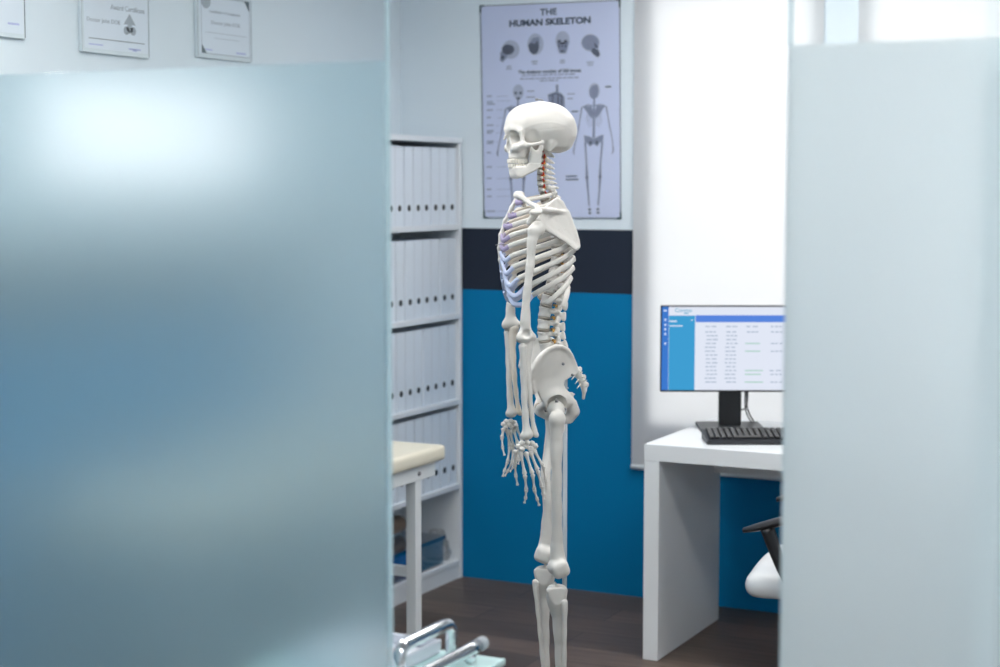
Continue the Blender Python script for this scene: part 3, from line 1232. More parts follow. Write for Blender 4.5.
bm = B()                                    # dashed dark border
for a, b, n in ((c_tl, c_tr, 46), (c_tr, c_br, 70), (c_br, c_bl, 46), (c_bl, c_tl, 70)):
    for k in range(n):
        stroke(bm, [mix2(a, b, k / n), mix2(a, b, (k + .62) / n)], .9, 1)
    stroke(bm, [a, b], .35, 0)
obj('dashed_border', bm, M['ink'], po)
for (x, y), sx, sy in ((c_tl, 1, 1), (c_tr, -1, 1), (c_br, -1, -1), (c_bl, 1, -1)):
    bm = B()
    flat([(x - sx * .8, y - sy * .8), (x + sx * 3.4, y - sy * .8 - sx * .1), (x + sx * 3.4, y + sy * .8), (x + sx * .8, y + sy * .8), (x + sx * .8, y + sy * 6.5), (x - sx * .8, y + sy * 6.5)], 2, bm)
    obj('corner_holder', bm, M['tape'], po)


def plettering(name, body, cx, cy, wpx, hpx, m, bold, tilt_pts=None):
    """lettering filling wpx x hpx photo pixels around (cx, cy), lying on the wall"""
    me = text_mesh(body, 1.0, bold, extrude=.0)
    xs = [v.co.x for v in me.vertices]
    ys = [v.co.y for v in me.vertices]
    x0, x1, y0, y1 = min(xs), max(xs), min(ys), max(ys)
    a = pw(cx - wpx / 2, cy)
    b = pw(cx + wpx / 2, cy)
    t = pw(cx, cy - hpx / 2)
    u = pw(cx, cy + hpx / 2)
    sl = tilt_pts or 0.0
    W, H = b[0] - a[0], t[1] - u[1]
    xc, zc = pw(cx, cy)
    for v in me.vertices:
        fx = (v.co.x - x0) / (x1 - x0) - .5
        fy = (v.co.y - y0) / (y1 - y0) - .5
        v.co = Vector((xc - p0x + fx * W, -.0014, zc - p0z + fy * H + fx * W * sl))
    me.update()
    bm = B()
    bm.from_mesh(me)
    r = bmesh.ops.extrude_face_region(bm, geom=list(bm.faces))
    bmesh.ops.translate(bm, vec=(0, .0005, 0), verts=[g for g in r['geom'] if isinstance(g, bmesh.types.BMVert)])
    bpy.data.meshes.remove(me)
    return obj(name, bm, m, po)


plettering('lettering', 'THE', 548.5, 11.8, 16.5, 6.4, M['ink'], .016)
plettering('lettering', 'HUMAN SKELETON', 549.6, 21.8, 81, 6.8, M['ink'], .034)
plettering('lettering', 'The skeleton consists of 206 bones', 549.5, 71.2, 63, 3.6, M['ink3'], .03)

# the four little skulls
def skull_print(ovals, polys, shade, dark):
    a, b, c = B(), B(), B()
    for bm_, items in ((a, ovals + polys), (b, shade), (c, dark)):
        for it in items:
            if isinstance(it[0], tuple):
                flat(list(it[:-1]), it[-1], bm_)
            else:
                oval(bm_, *it)
    o = obj('skull_print', a, M['ink4'], po)
    if shade:
        obj('skull_shading', b, M['ink2'], o)
    obj('skull_hollow', c, M['ink3'], o)


skull_print([(510.8, 49.6, 8.8, 9.4, 1)], [], [((500.6, 52), (504, 51.5), (507.5, 55.2), (507, 58), (502.6, 62.4), (500.2, 60.6), 2)], [(508.3, 49.6, 6.2, 5.2, 3), (502.8, 57.5, 1.6, 2.0, 3)])
skull_print([(535.6, 44.2, 8.0, 10.8, 1)], [], [((529.5, 44), (533, 38), (539, 37), (540, 44), (537, 46), 2)], [((528.3, 45), (531, 42.5), (534.8, 44), (537.5, 40.5), (539.5, 47), (537.3, 53.2), (533.5, 54.6), (529.8, 51.5), 3)])
skull_print([(562.8, 40.2, 7.0, 9.2, 1)], [((556.8, 42), (569, 42), (567.6, 50), (566, 53.6), (559.6, 53.8), (558, 50), 1)], [((557.2, 42), (562.8, 44), (568.4, 42), (567, 49), (565.6, 53), (560, 53.2), (558.6, 49), 2)],
            [(559.4, 41.4, 1.7, 1.6, 3), (565.8, 41.4, 1.7, 1.6, 3), ((562.6, 44.2), (563.6, 46.6), (561.6, 46.6), 3), (562.5, 51.2, 2.0, 1.0, 3), (559.2, 46.2, 1.1, 1.3, 3), (566, 46.2, 1.1, 1.3, 3)])
skull_print([(590.6, 42.8, 9.2, 8.6, 1)], [], [(590.4, 42.6, 8.4, 7.8, 2)], [((593.4, 47.8), (598.6, 50), (600.2, 55), (597.6, 57.4), (593.6, 54.4), (591, 51.4), 3), ((594, 42), (598, 46), (598.5, 49), (595, 47), 3)])

bm = B()                                    # caption lines too small to read
for cx, cy, w in ((509, 66.5, 4.5), (509, 68.9, 5.5), (534.8, 61.4, 6.5), (534.8, 63.8, 5.0), (562.6, 60.4, 5), (562.6, 62.6, 5), (590.4, 62.3, 7), (590.4, 64.9, 5.5)):
    stroke(bm, [(cx - w / 2, cy + .02 * w), (cx + w / 2, cy - .02 * w)], 1.1, 1)
for x0, x1, y in ((522, 577.5, 74.8), (520.2, 579, 78.2), (540, 558, 80.6)):
    x = x0
    k = 0
    while x < x1 - 2:
        w = (4.2, 2.6, 5.4, 3.4, 6.0)[k % 5]
        k += 1
        stroke(bm, [(x, y - (x - 549) * .028), (min(x + w, x1), y - (min(x + w, x1) - 549) * .028)], 1.2, 1)
        x += w + 1.1
for y, w in ((96.3, 5), (102.0, 6), (104.2, 8), (110.2, 6), (117.5, 4), (125.3, 6.5), (131, 7), (133, 5), (141.5, 7), (143.4, 6), (152.7, 4), (167, 5), (178.3, 4.8), (189.5, 4.5), (196.5, 4.6), (211.3, 8.5)):
    stroke(bm, [(487, y), (487 + w, y - .15)], 1.2, 1)
for y, x1 in ((96.3, 508), (101, 511), (110, 503), (118, 503), (126, 500), (133, 500), (142, 500), (152.7, 498), (167, 507), (178.5, 510), (189.5, 511), (196.5, 511), (211.3, 512)):
    stroke(bm, [(496.5, y), (x1, y - .3)], .35, 1)
for x0, x1, y in ((527, 534.5, 91.3), (526.5, 535, 97.2), (567.5, 575, 94), (567.5, 573, 98.7)):
    stroke(bm, [(x0, y), (x1, y - .2)], 1.0, 1)
obj('caption_lines', bm, M['ink2'], po)
bm = B()
for x0, x1, y, w in ((605.2, 611.2, 86.9, 1.5), (571.5, 578.2, 111.6, 1.4), (566, 577, 176.4, 1.5), (566, 578.5, 179.6, 1.5)):
    stroke(bm, [(x0, y), (x1, y - .25)], w, 1)
obj('caption_heading', bm, M['ink3'], po)


def printed_skeleton(dx, dy, back, full=True):
    a, b, c = B(), B(), B()

    def q(*pts):
        return [(x + dx, y + dy) for x, y in pts]
    oval(a, 594.6 + dx, 90.5 + dy, 5.4, 7.6, 1)
    if back:
        flat(q((589.5, 90), (592, 86), (597.5, 84.5), (598.6, 91), (597.5, 97.5), (592, 99), (589.6, 95)), 3, b)
    else:
        oval(c, 592.2 + dx, 91.5 + dy, 1.4, 1.4, 3); oval(c, 597 + dx, 91.5 + dy, 1.4, 1.4, 3); oval(c, 594.6 + dx, 97 + dy, 2, 1.2, 3)
    stroke(b, q((594.4, 98), (594.2, 106), (594.0, 120), (593.8, 138)), [1.6, 1.9, 2.0, 2.6], 2)
    flat(q((583, 106.4), (591.5, 106), (593.3, 112), (592.5, 119), (589, 115)), 2, b)
    flat(q((605.2, 105.6), (597, 105.6), (595, 112), (595.6, 119), (599.5, 114.5)), 2, b)
    stroke(b, q((582, 107.4), (588, 104.8), (594.4, 106), (600.5, 104.4), (606.4, 106.6)), 1.1, 2)
    for k in range(8):
        y = 109.5 + k * 2.2
        w = (6, 7.2, 7.8, 8.2, 8.2, 7.8, 7, 5.6)[k]
        stroke(a, q((594.2 - w, y + 2.4), (594.2 - w * .6, y), (594.2, y - .8), (594.2 + w * .6, y - .2), (594.2 + w, y + 2.2)), .8, 1)
    flat(q((584, 135.4), (589, 136.2), (593.6, 139), (599, 136), (603.6, 134.6), (603.4, 139.6), (599.6, 143), (597.6, 146.4), (593.8, 144), (589.8, 146.6), (587.6, 143.4), (584.6, 140.6)), 2, b)
    oval(c, 590.8 + dx, 142.6 + dy, 1.3, 1.8, 3); oval(c, 597 + dx, 142.4 + dy, 1.3, 1.8, 3)
    for pts, w in ((((582, 107.5), (580.3, 118), (578.4, 128.5)), [1.5, .95, 1.3]), (((578.4, 128.5), (576.4, 139), (574.6, 146.5)), [1.2, .8, 1.0]),
                   (((606.4, 106.8), (608.2, 117), (609.8, 127)), [1.5, .95, 1.3]), (((609.8, 127), (612, 137), (613, 145)), [1.2, .8, 1.0]),
                   (((574.6, 147), (573.6, 152), (574.4, 155)), [1.2, 1.4, .6]), (((613, 145.5), (613.4, 151), (612, 154)), [1.2, 1.4, .6])):
        stroke(b, q(*pts), w, 2)
    if full:
        for pts, w in ((((585.4, 142), (585.8, 150), (586.6, 164), (587, 176)), [2.2, 1.6, 1.4, 2.4]), (((602.4, 141), (601.8, 150), (600.6, 163), (600.2, 175.4)), [2.2, 1.6, 1.4, 2.4]),
                       (((587, 178), (588.2, 192), (589.4, 206)), [2.3, 1.4, 1.3]), (((600.2, 177.6), (599.4, 192), (598.2, 205.6)), [2.3, 1.4, 1.3])):
            stroke(b, q(*pts), w, 2)
        for x, y in ((587, 177.2), (600.2, 176.6), (589.8, 209.5), (598, 209.2), (590, 213), (598.2, 212.6)):
            oval(c, x + dx, y + dy, 1.5, 1.1, 3)
    o = obj('skeleton_print', a, M['ink4'], po); obj('printed_bones', b, M['ink2'], o); obj('printed_hollows', c, M['ink3'], o)


printed_skeleton(0, 0, True)
printed_skeleton(-76.2, 1.5, False)
bm = B()                                    # bust in the middle
bm2 = B()
stroke(bm, [(557.2, 84.6), (557.2, 92)], 2.4, 1)
flat([(548, 94.5), (553, 92.5), (557, 91.5), (561, 93), (564.5, 97), (565, 108), (560, 112), (552, 112), (549, 104)], 1, bm)
for x in (553, 558.5, 562):
    stroke(bm2, [(x, 95), (x - .5, 106)], 1.2, 2)
stroke(bm2, [(549, 96), (556, 93.6), (563, 96)], 1.0, 2)
o = obj('bust_print', bm, M['ink2'], po); obj('printed_ribs', bm2, M['ink3'], o)

# ------------------------------------------------------------------ certificates on the left wall
def certificate(y0, y1, zt, zb_, label, style):
    """acrylic certificate frame; y0 is the end nearer the camera"""
    w, h = y1 - y0, zt - zb_
    t = thing('framed_certificate', label, 'certificate', (XL + .001, y0, zb_))
    bm = B(); box(bm, 0, .012, 0, w, 0, h, .002, 1); obj('acrylic_frame', bm, M['acryl'], t)
    m_ = .014
    bm = B(); box(bm, .0121, .0128, m_, w - m_ * .6, m_, h - m_); obj('certificate_sheet', bm, M['paper'], t)
    bm = B(); box(bm, .0121, .0132, w - .004, w - .0015, .004, h - .002); box(bm, .0121, .0132, .002, .0032, .004, h - .002); obj('frame_shadow_gap', bm, M['cert_dark' if style == 0 else 'cert_ink'], t)  # thin darker lines along both ends of the frame

    def line(bm, a, b, v, th, sl=0):
        box(bm, .0129, .0133, w * a, w * b, h * v - th / 2, h * v + th / 2)

    def lett(body, a, b, v, hh, bold=.01, m='cert_ink'):
        me = text_mesh(body, 1.0, bold, extrude=.0)
        xs = [q.co.x for q in me.vertices]; ys = [q.co.y for q in me.vertices]
        for q in me.vertices:
            fx = (q.co.x - min(xs)) / (max(xs) - min(xs)); fy = (q.co.y - min(ys)) / (max(ys) - min(ys)) - .5
            q.co = q.co
        x0, x1, yy0, yy1 = min(xs), max(xs), min(ys), max(ys)
        bm = B(); bm.from_mesh(me)
        for q in bm.verts:
            fx = (q.co.x - x0) / (x1 - x0); fy = (q.co.y - yy0) / (yy1 - yy0) - .5
            q.co = Vector((.0129, w * (a + (b - a) * fx), h * v + hh * fy))
        r = bmesh.ops.extrude_face_region(bm, geom=list(bm.faces))
        bmesh.ops.translate(bm, vec=(.0004, 0, 0), verts=[g for g in r['geom'] if isinstance(g, bmesh.types.BMVert)])
        bpy.data.meshes.remove(me)
        obj('lettering', bm, M[m], t)
    if style == 1:
        lett('Award Certificate', .42, .93, .60, .017)
        lett('Doctor John DOE', .08, .56, .405, .018)
        bm = B()
        c = .70
        prism(bm, [(c - .09, .40), (c + .09, .40), (c, .54)], .0129, .0133, lambda u, v, d: (d, w * u, h * v))
        for cx, cy, r in ((c - .050, .325, .042), (c + .050, .325, .042), (c, .35, .045)):
            prism(bm, [(cx + r * math.cos(a_ * PI / 8), cy + r * 1.3 * math.sin(a_ * PI / 8)) for a_ in range(16)], .0129, .0134, lambda u, v, d: (d, w * u, h * v))
        obj('emblem', bm, M['cert_ink'], t)
        bm = B(); line(bm, .10, .92, .180, .0022); obj('ruled_line', bm, M['cert_dark'], t)
        bm = B(); line(bm, .10, .30, .105, .004); line(bm, .68, .86, .095, .005); line(bm, .74, .80, .085, .008); obj('signature', bm, M['cert_blue'], t)
    elif style == 2:
        lett('Certificate of Completion', .22, .78, .725, .013)
        lett('Doctor John DOE', .25, .78, .555, .017)
        bm = B()
        prism(bm, [(.155 + .085 * math.cos(a_ * PI / 10), .875 + .115 * math.sin(a_ * PI / 10)) for a_ in range(20)], .0129, .0134, lambda u, v, d: (d, w * u, h * v))
        obj('seal', bm, M['cert_ink'], t)
        bm = B(); line(bm, .14, .90, .40, .0016); line(bm, .30, .76, .32, .0016); obj('ruled_line', bm, M['cert_ink'], t)
        bm = B(); line(bm, .12, .26, .13, .005); line(bm, .70, .88, .125, .006); obj('signature', bm, M['cert_blue'], t)
        bm = B()
        for pts in (((.86, .965), (.955, .965), (.955, .80)), ((.075, .075), (.16, .075), (.075, .21))):
            prism(bm, pts, .0129, .0134, lambda u, v, d: (d, w * u, h * v))
        obj('dark_corner', bm, M['cert_dark'], t)
        bm = B()
        for a, b, v, ww in ((.07, .96, .965, .003), (.07, .96, .072, .003)):
            line(bm, a, b, v, ww)
        for u in (.072, .955):
            box(bm, .0129, .0133, w * u - .0012, w * u + .0012, h * .072, h * .965)
        obj('printed_border', bm, M['cert_ink'], t)
    else:
        bm = B(); line(bm, .50, .96, .60, .003); line(bm, .55, .8, .75, .010); obj('ruled_line', bm, M['cert_ink'], t)
        bm = B(); line(bm, .78, .92, .16, .006); obj('signature', bm, M['cert_blue'], t)
    return t


def wl(px, py):
    p = on_x(px, py, XL)
    return p.y, p.z


(ya, za), (yb, zb2) = wl(78.5, 53.5), wl(146.5, 57.0)
certificate(ya, yb, za + .262, (za + zb2) / 2, 'framed award certificate with a tree emblem, middle one on the left wall', 1)
(yc, zc2), (yd, zd) = wl(194.5, 58.5), wl(249.0, 61.5)
certificate(yc, yd, wl(249, 0.8)[1], (zc2 + zd) / 2, 'framed completion certificate with a dark seal and dark corners, on left wall', 2)
(ye, ze) = wl(22.5, 39.5)
certificate(ye - .35, ye, ze + .262, ze, 'partly cropped framed certificate at the top left corner of the photo', 0)

# ================================================================== THE ANATOMICAL SKELETON
# local frame: x = the way the skeleton faces, y = its left (towards the viewer), z = up
TH_S = R(5)
OS = Vector((-1.85, 3.99, 0))
F_ = -RV * math.cos(TH_S) - WV * math.sin(TH_S)
L_ = RV * math.sin(TH_S) - WV * math.cos(TH_S)
sk = thing('anatomical_skeleton', 'life-size white plastic human skeleton model in side view on a grey pole stand', 'skeleton', OS, math.atan2(F_.y, F_.x))


def P(px, py, l=0.0):
    d = ray(px, py)
    t = ((OS - CP).dot(L_) + l) / d.dot(L_)
    q = CP + d * t - OS
    return Vector((q.dot(F_), q.dot(L_), q.z))


def mir(p):
    return Vector((p[0], -p[1], p[2]))


BONE, CREAM = M['bone'], M['bone_in']

# ---------------------------------------------------------------- skull
SK_ROT = Matrix.Rotation(R(13), 4, 'Z')
ear = P(545.8, 145.4, .058)
sk_org = ear - (SK_ROT @ Vector((0, .060, 0)))


def skull_fn(p):
    ay = np.abs(p[:, 1])
    q = np.stack([p[:, 0], ay, p[:, 2]], 1)
    d = ell(p, (-.010, 0, .0490), (.0905, .0695, .0650))
    d = smin(d, ell(p, (-.052, 0, .030), (.046, .056, .044)), .02)
    d = smin(d, ell(p, (.042, 0, .052), (.0415, .053, .046)), .02)
    d = smin(d, ell(q, (-.03, .036, .050), (.042, .034, .038)), .02)          # parietal bosses
    d = smin(d, ell(p, (-.036, 0, .004), (.052, .050, .019)), .014)           # base
    d = smin(d, ell(p, (.0545, 0, -.008), (.0260, .028, .036)), .014)          # maxilla
    d = smin(d, ell(p, (.0505, 0, -.029), (.0285, .0285, .012)), .006)         # alveolar arch
    d = smin(d, chain(q, [(.0825, 0, .0390), (.0775, .022, .0425), (.064, .046, .036)], [.0052, .0052, .0056], .004), .012)
    d = smin(d, rc(p, (.081, 0, .034), (.0915, 0, .0165), .0058, .0034), .006)   # nasal bones
    d = smin(d, rc(q, (.076, .011, .028), (.074, .015, -.010), .0058, .0065), .007)
    d = smin(d, chain(q, [(.069, .032, -.006), (.065, .045, -.004), (.056, .0555, .0005)], [.0115, .0110, .0088], .004), .008)   # cheekbone
    d = smin(d, chain(q, [(.059, .0535, .001), (.0605, .0510, .016), (.0635, .0485, .034)], [.0068, .0058, .0062], .004), .006)
    # orbits, nose, fossae
    d = sub(d, ell(q, (.079, .0320, .0215), (.031, .0164, .0155), [[.97, -.24, 0], [.24, .97, 0], [0, 0, 1]]), .005)
    nose = np.maximum(ell(p, (.084, 0, -.003), (.018, .0120, .0160)), -(.0150 - ay * 1.2 + p[:, 2] * -.55) * .6)
    d = sub(d, nose, .003)
    d = sub(d, ell(q, (.036, .064, .012), (.016, .0125, .022)), .010)
    d = sub(d, ell(q, (.034, .052, -.018), (.018, .015, .017)), .006)
    d = sub(d, ell(p, (.040, 0, -.042), (.032, .020, .014)), .004)
    d = sub(d, ell(p, (-.01, 0, -.030), (.055, .06, .014)), .006)
    # zygomatic arch, mastoid, ear opening, temporal line
    d = smin(d, chain(q, [(.056, .0560, .0005), (.040, .0630, .0010), (.024, .0645, .0035), (.009, .0590, .0070)], [.0064, .0050, .0048, .0052], .004), .004)
    d = smin(d, rc(q, (-.016, .0505, .006), (-.013, .0485, -.0105), .0110, .0070), .010)
    d = sub(d, sph(q, (-.001, .066, .000), .0042), .003)
    tl = np.abs(p[:, 2] - (.058 - 4.2 * (p[:, 0] + .005) ** 2))
    d = d - .0005 * np.exp(-(tl / .0024) ** 2) * np.clip((ay - .035) * 60, 0, 1) * (np.abs(p[:, 0]) < .075)
    seam = np.abs(p[:, 2] - (.041 - .10 * p[:, 0]))
    d = d + .0006 * np.exp(-(seam / .0010) ** 2) * (p[:, 0] < .05)             # cut of the skull cap
    sut = np.abs(p[:, 0] + .052 - .5 * (p[:, 2] - .06) - .0018 * np.sin(p[:, 2] * 900))
    d = d + .0004 * np.exp(-(sut / .001) ** 2) * (p[:, 2] > .01)
    return d + rough(p, .00035, 160)


skull = sdf('skull', skull_fn, (-.115, -.082, -.052), (.105, .082, .126), .0019, BONE, sk)
skull.location = sk_org
skull.rotation_euler = (0, 0, R(13))


MAND = [(.0715, -.0535), (.0710, -.0620), (.0660, -.0815), (.0550, -.0825), (.0420, -.0735), (.0260, -.0660), (.0140, -.0560), (.0090, -.0420), (.0070, -.0200), (.0060, -.0060), (.0095, .0005), (.0140, -.0020),
        (.0170, -.0100), (.0230, -.0125), (.0280, -.0080), (.0320, -.0005), (.0355, -.0060), (.0372, -.0200), (.0380, -.0330), (.0410, -.0450), (.0480, -.0520)]


def mand_fn(p):
    ay = np.abs(p[:, 1])
    q = np.stack([p[:, 0], ay, p[:, 2]], 1)
    xs = np.array([.000, .012, .030, .050, .062, .070, .0745, .078], dtype=np.float32)
    ys = np.array([.0525, .0505, .0450, .0345, .0265, .0190, .0120, .0050], dtype=np.float32)
    ax = np.interp(p[:, 0], xs, ys)
    d2 = poly2(p[:, [0, 2]], MAND)
    th = np.where(p[:, 2] < -.045, .0060, .0040) + .0018 * np.clip((p[:, 0] - .03) / .03, 0, 1)
    d = smax(d2, np.abs(ay - ax) * .80 - th, .005)
    d = smin(d, chain(q, [(.0675, 0, -.0700), (.0635, .015, -.0695), (.0560, .026, -.0675)], [.0088, .0085, .0075], .006), .008)
    d = smin(d, chain(q, [(.0715, 0, -.0600), (.0675, .015, -.0595), (.0575, .025, -.0585)], [.0060, .006, .0056], .004), .008)
    d = smin(d, rc(q, (.0685, 0, -.0765), (.0610, .013, -.0785), .0062, .0052), .008)
    d = smin(d, rc(q, (.0105, .0515, -.010), (.0095, .0520, -.0030), .0040, .0050), .004)
    return d + rough(p, .0003, 170)


ja = sdf('mandible', mand_fn, (-.005, -.066, -.090), (.092, .066, .006), .0018, BONE, skull)


def teeth(name, z0, z1, a_front, lower):
    bm = B()
    n = 8
    for s in (-1, 1):
        for i in range(n):
            t = (i + .5) / n
            ang = t * 1.30
            rx, ry = .046, .0285
            x = a_front - rx + rx * math.cos(ang * 1.12) - .002 * t
            y = s * ry * math.sin(min(ang * 1.12, PI / 2)) * (1.0 + .05 * t)
            wd = (.0034, .0030, .0032, .0030, .0030, .0040, .0042, .0036)[i] * (.88 if lower else 1)
            dp = (.0026, .0028, .0034, .0038, .0040, .0050, .0050, .0045)[i]
            tang = math.atan2(ry * math.cos(min(ang * 1.12, PI / 2)), -rx * math.sin(ang * 1.12))
            rot = Matrix.Translation((x, y, 0)) @ Matrix.Rotation(s * tang, 4, 'Z')
            cr = (z1 - z0) * (.06 if i > 3 else 0)
            box(bm, -wd, wd, -dp, dp, z0 + (0 if not lower else 0), z1 - cr, .0014, 2, rot)
    return obj(name, bm, M['teeth'], skull, True)


teeth('upper_teeth', -.0450, -.0340, .0805, False)
teeth('lower_teeth', -.0560, -.0458, .0785, True)
bm = B()
tube(bm, [(.004, 0, .1155), (.004, 0, .1215)], .0035, 10)
tube(bm, [(-.014, 0, .1150), (-.010, 0, .1178), (.000, 0, .1190), (.004, 0, .1200)], .0016, 8, 4)
obj('cap_hook', bm, M['wire'], skull, True)

# ---------------------------------------------------------------- spine
def body_r(p, rx, ry, hz, waist):
    r = np.sqrt((p[:, 0] / rx) ** 2 + (p[:, 1] / ry) ** 2)
    w = waist * (1 - np.clip(np.abs(p[:, 2]) / hz, 0, 1) ** 2)
    return smax((r - 1 + w) * min(rx, ry), np.abs(p[:, 2]) - hz, .004)


def lumbar_fn(p):
    q = np.stack([p[:, 0], np.abs(p[:, 1]), p[:, 2]], 1)
    d = body_r(p, .0175, .0225, .0118, .12)
    d = smin(d, rc(q, (-.012, .012, .004), (-.030, .0145, .003), .0058, .006), .004)
    d = smin(d, rc(q, (-.028, .0145, .002), (-.041, .000, -.003), .006, .0055), .004)
    d = smin(d, rbox(p, (-.0440, 0, -.005), (.0095, .0030, .0095), .0028), .004)
    d = smin(d, rc(p, (-.0510, 0, .002), (-.0515, 0, -.012), .0046, .0052), .003)
    d = smin(d, rc(q, (-.027, .016, .003), (-.031, .042, .006), .0046, .0034), .004)
    d = smin(d, rc(q, (-.031, .0165, .003), (-.034, .0185, .0165), .0062, .0055), .004)
    d = smin(d, rc(q, (-.033, .0135, -.003), (-.0365, .0135, -.0155), .0058, .0050), .004)
    return d + rough(p, .0004, 260)


def thor_fn(p):
    q = np.stack([p[:, 0], np.abs(p[:, 1]), p[:, 2]], 1)
    d = body_r(p, .0145, .0155, .0095, .12)
    d = smin(d, rc(q, (-.010, .009, .003), (-.024, .0115, .003), .0046, .005), .004)
    d = smin(d, rc(q, (-.023, .0115, .001), (-.032, .000, -.004), .005, .005), .004)
    d = smin(d, rc(p, (-.031, 0, -.004), (-.046, 0, -.022), .0045, .0036), .004)
    d = smin(d, rc(q, (-.022, .0125, .002), (-.034, .032, .006), .0046, .0048), .004)
    d = smin(d, rc(q, (-.025, .011, .003), (-.027, .011, .0125), .0045, .004), .004)
    return d + rough(p, .0004, 280)


def cerv_fn(p):
    q = np.stack([p[:, 0], np.abs(p[:, 1]), p[:, 2]], 1)
    d = body_r(p, .0078, .0105, .0054, .10)
    d = smin(d, rc(q, (-.004, .010, .000), (.000, .0205, -.001), .0034, .0040), .003)
    d = smin(d, rc(q, (-.008, .011, .001), (-.015, .017, .001), .0044, .0054), .003)
    d = smin(d, rc(q, (-.015, .016, .000), (-.027, .000, -.002), .0042, .0042), .003)
    d = smin(d, rc(p, (-.026, 0, -.002), (-.0325, 0, -.0035), .0034, .0030), .003)
    d = smin(d, rc(q, (-.031, .000, -.003), (-.0355, .0045, -.0045), .0027, .0024), .002)
    return d + rough(p, .0003, 320)


spine_px = [(541.6, 153.2), (540.8, 159.5), (540.2, 165.6), (539.8, 171.4), (539.8, 177.4), (540.2, 183.4), (541.4, 189.6),
            (543.4, 196.5), (546.4, 203.5), (549.4, 210.8), (552.0, 218.4), (554.0, 226.4), (555.4, 234.4), (556.2, 242.6), (556.4, 251.0), (555.8, 259.6), (554.6, 268.6), (552.8, 278.0), (550.4, 288.2),
            (547.2, 299.6), (545.0, 311.6), (543.8, 323.8), (543.8, 335.6), (546.0, 346.4)]
spine = [P(x, y, 0) for x, y in spine_px]
tmpl = {}
for nm, fn, lo, hi, h in (('c', cerv_fn, (-.05, -.028, -.013), (.012, .028, .013), .0014),
                          ('t', thor_fn, (-.066, -.042, -.032), (.02, .042, .02), .0018),
                          ('l', lumbar_fn, (-.074, -.05, -.026), (.022, .05, .026), .0020)):
    me = sdf_mesh('vertebra', fn, lo, hi, h)
    me.materials.append(BONE)
    me.polygons.foreach_set('use_smooth', [True] * len(me.polygons))
    tmpl[nm] = me
bm = B(); lathe(bm, [(.60, -1), (.96, -.86), (1.0, 0), (.96, .86), (.60, 1)], 22)
disc_me = bpy.data.meshes.new('intervertebral_disc')
bm.normal_update(); bm.to_mesh(disc_me); bm.free()
disc_me.materials.append(M['disc'])
disc_me.polygons.foreach_set('use_smooth', [True] * len(disc_me.polygons))
for i, c in enumerate(spine):
    a = spine[max(i - 1, 0)]
    b = spine[min(i + 1, 23)]
    t = (a - b).normalized()
    tilt = math.atan2(t.x, t.z)
    kind = 'c' if i < 7 else ('t' if i < 19 else 'l')
    o = bpy.data.objects.new('vertebra', tmpl[kind])
    COL.objects.link(o)
    o.parent = sk
    o.location = c
    gap = (a - b).length / (2 if 0 < i < 23 else 1)
    s = {'c': .93 + .045 * i, 't': .86 + .02 * (i - 7), 'l': 1.0}[kind]
    hz = {'c': .0054, 't': .0095, 'l': .0118}[kind]
    sz = (gap * .40) / hz
    o.scale = (s, s, sz)
    o.rotation_euler = (0, tilt, 0)
    if i < 23:
        nx = spine[i + 1]
        mid = (c + nx) / 2
        rr = {'c': (.0074, .0100), 't': (.0138 * s, .0148 * s), 'l': (.0165, .0215)}[kind]
        o = bpy.data.objects.new('intervertebral_disc', disc_me)
        COL.objects.link(o)
        o.parent = sk
        o.location = mid
        t2 = (c - nx).normalized()
        o.rotation_euler = (0, math.atan2(t2.x, t2.z), 0)
        o.scale = (rr[0], rr[1], (c - nx).length * .13)
for s in (1, -1):                                 # vertebral arteries through the neck
    bm = B()
    pts = []
    for i in range(0, 8):
        c = spine[i]
        pts.append((c.x - .0045 + .0022 * (-1) ** i, s * (.0155 + .001 * (-1) ** i), c.z + .003))
        if i < 7:
            n = spine[i + 1]
            pts.append(((c.x + n.x) / 2 - .0075, s * .0185, (c.z + n.z) / 2))
    pts = [(pts[0][0] - .012, s * .018, pts[0][2] + .010)] + pts
    tube(bm, pts, .0021, 8, 4)
    o = obj('vertebral_artery', bm, M['artery'], sk, True)
    o['label'] = 'red artery threading the neck bones'
    bm = B()
    for i in list(range(0, 23)):
        c, n = spine[i], spine[i + 1]
        m_ = (c + n) / 2
        if i < 7:
            tube(bm, [(m_.x - .008, s * .010, m_.z), (m_.x - .010, s * .020, m_.z - .002), (m_.x - .006, s * .025, m_.z - .006)], [.0022, .002, .0012], 6, 3)
        else:
            k = 1.0 if i < 18 else 1.25
            tube(bm, [(m_.x - .018 * k, s * .008 * k, m_.z + .001), (m_.x - .019 * k, s * .0155 * k, m_.z), (m_.x - .017 * k, s * .020 * k, m_.z - .004)], [.003 * k, .0032 * k, .0014], 6, 3)
    o = obj('nerve_root', bm, M['nerve'], sk, True)
    o['label'] = 'ochre nerve stubs between the vertebrae'

# ---------------------------------------------------------------- rib cage
st_px = [(518.0, 196.5), (511.5, 208), (505.0, 221), (500.8, 235), (499.6, 248), (500.4, 260), (502.2, 268), (505.0, 276)]
stern = [P(x, y, 0) for x, y in st_px]


def stern_fn(p):
    d = None
    ws = [.026, .021, .0125, .014, .0165, .015, .007, .0045]
    for i in range(len(stern) - 1):
        a, b = V3(stern[i]), V3(stern[i + 1])
        s = np.array([1.0, .0045 / ws[i] * 1.6 + .12, 1.0], dtype=np.float32)
        q = p.copy()
        ba = b - a
        h = np.clip(((p - a) @ ba) / float(ba @ ba), 0, 1)
        w = ws[i] + (ws[i + 1] - ws[i]) * h
        c = a + h[:, None] * ba
        r = p - c
        dy = np.maximum(np.abs(r[:, 1]) - w + .004, 0)
        e = np.sqrt(r[:, 0] ** 2 + r[:, 2] ** 2 + dy ** 2) - .0042
        d = e if d is None else smin(d, e, .004)
    return d + rough(p, .0004, 200)


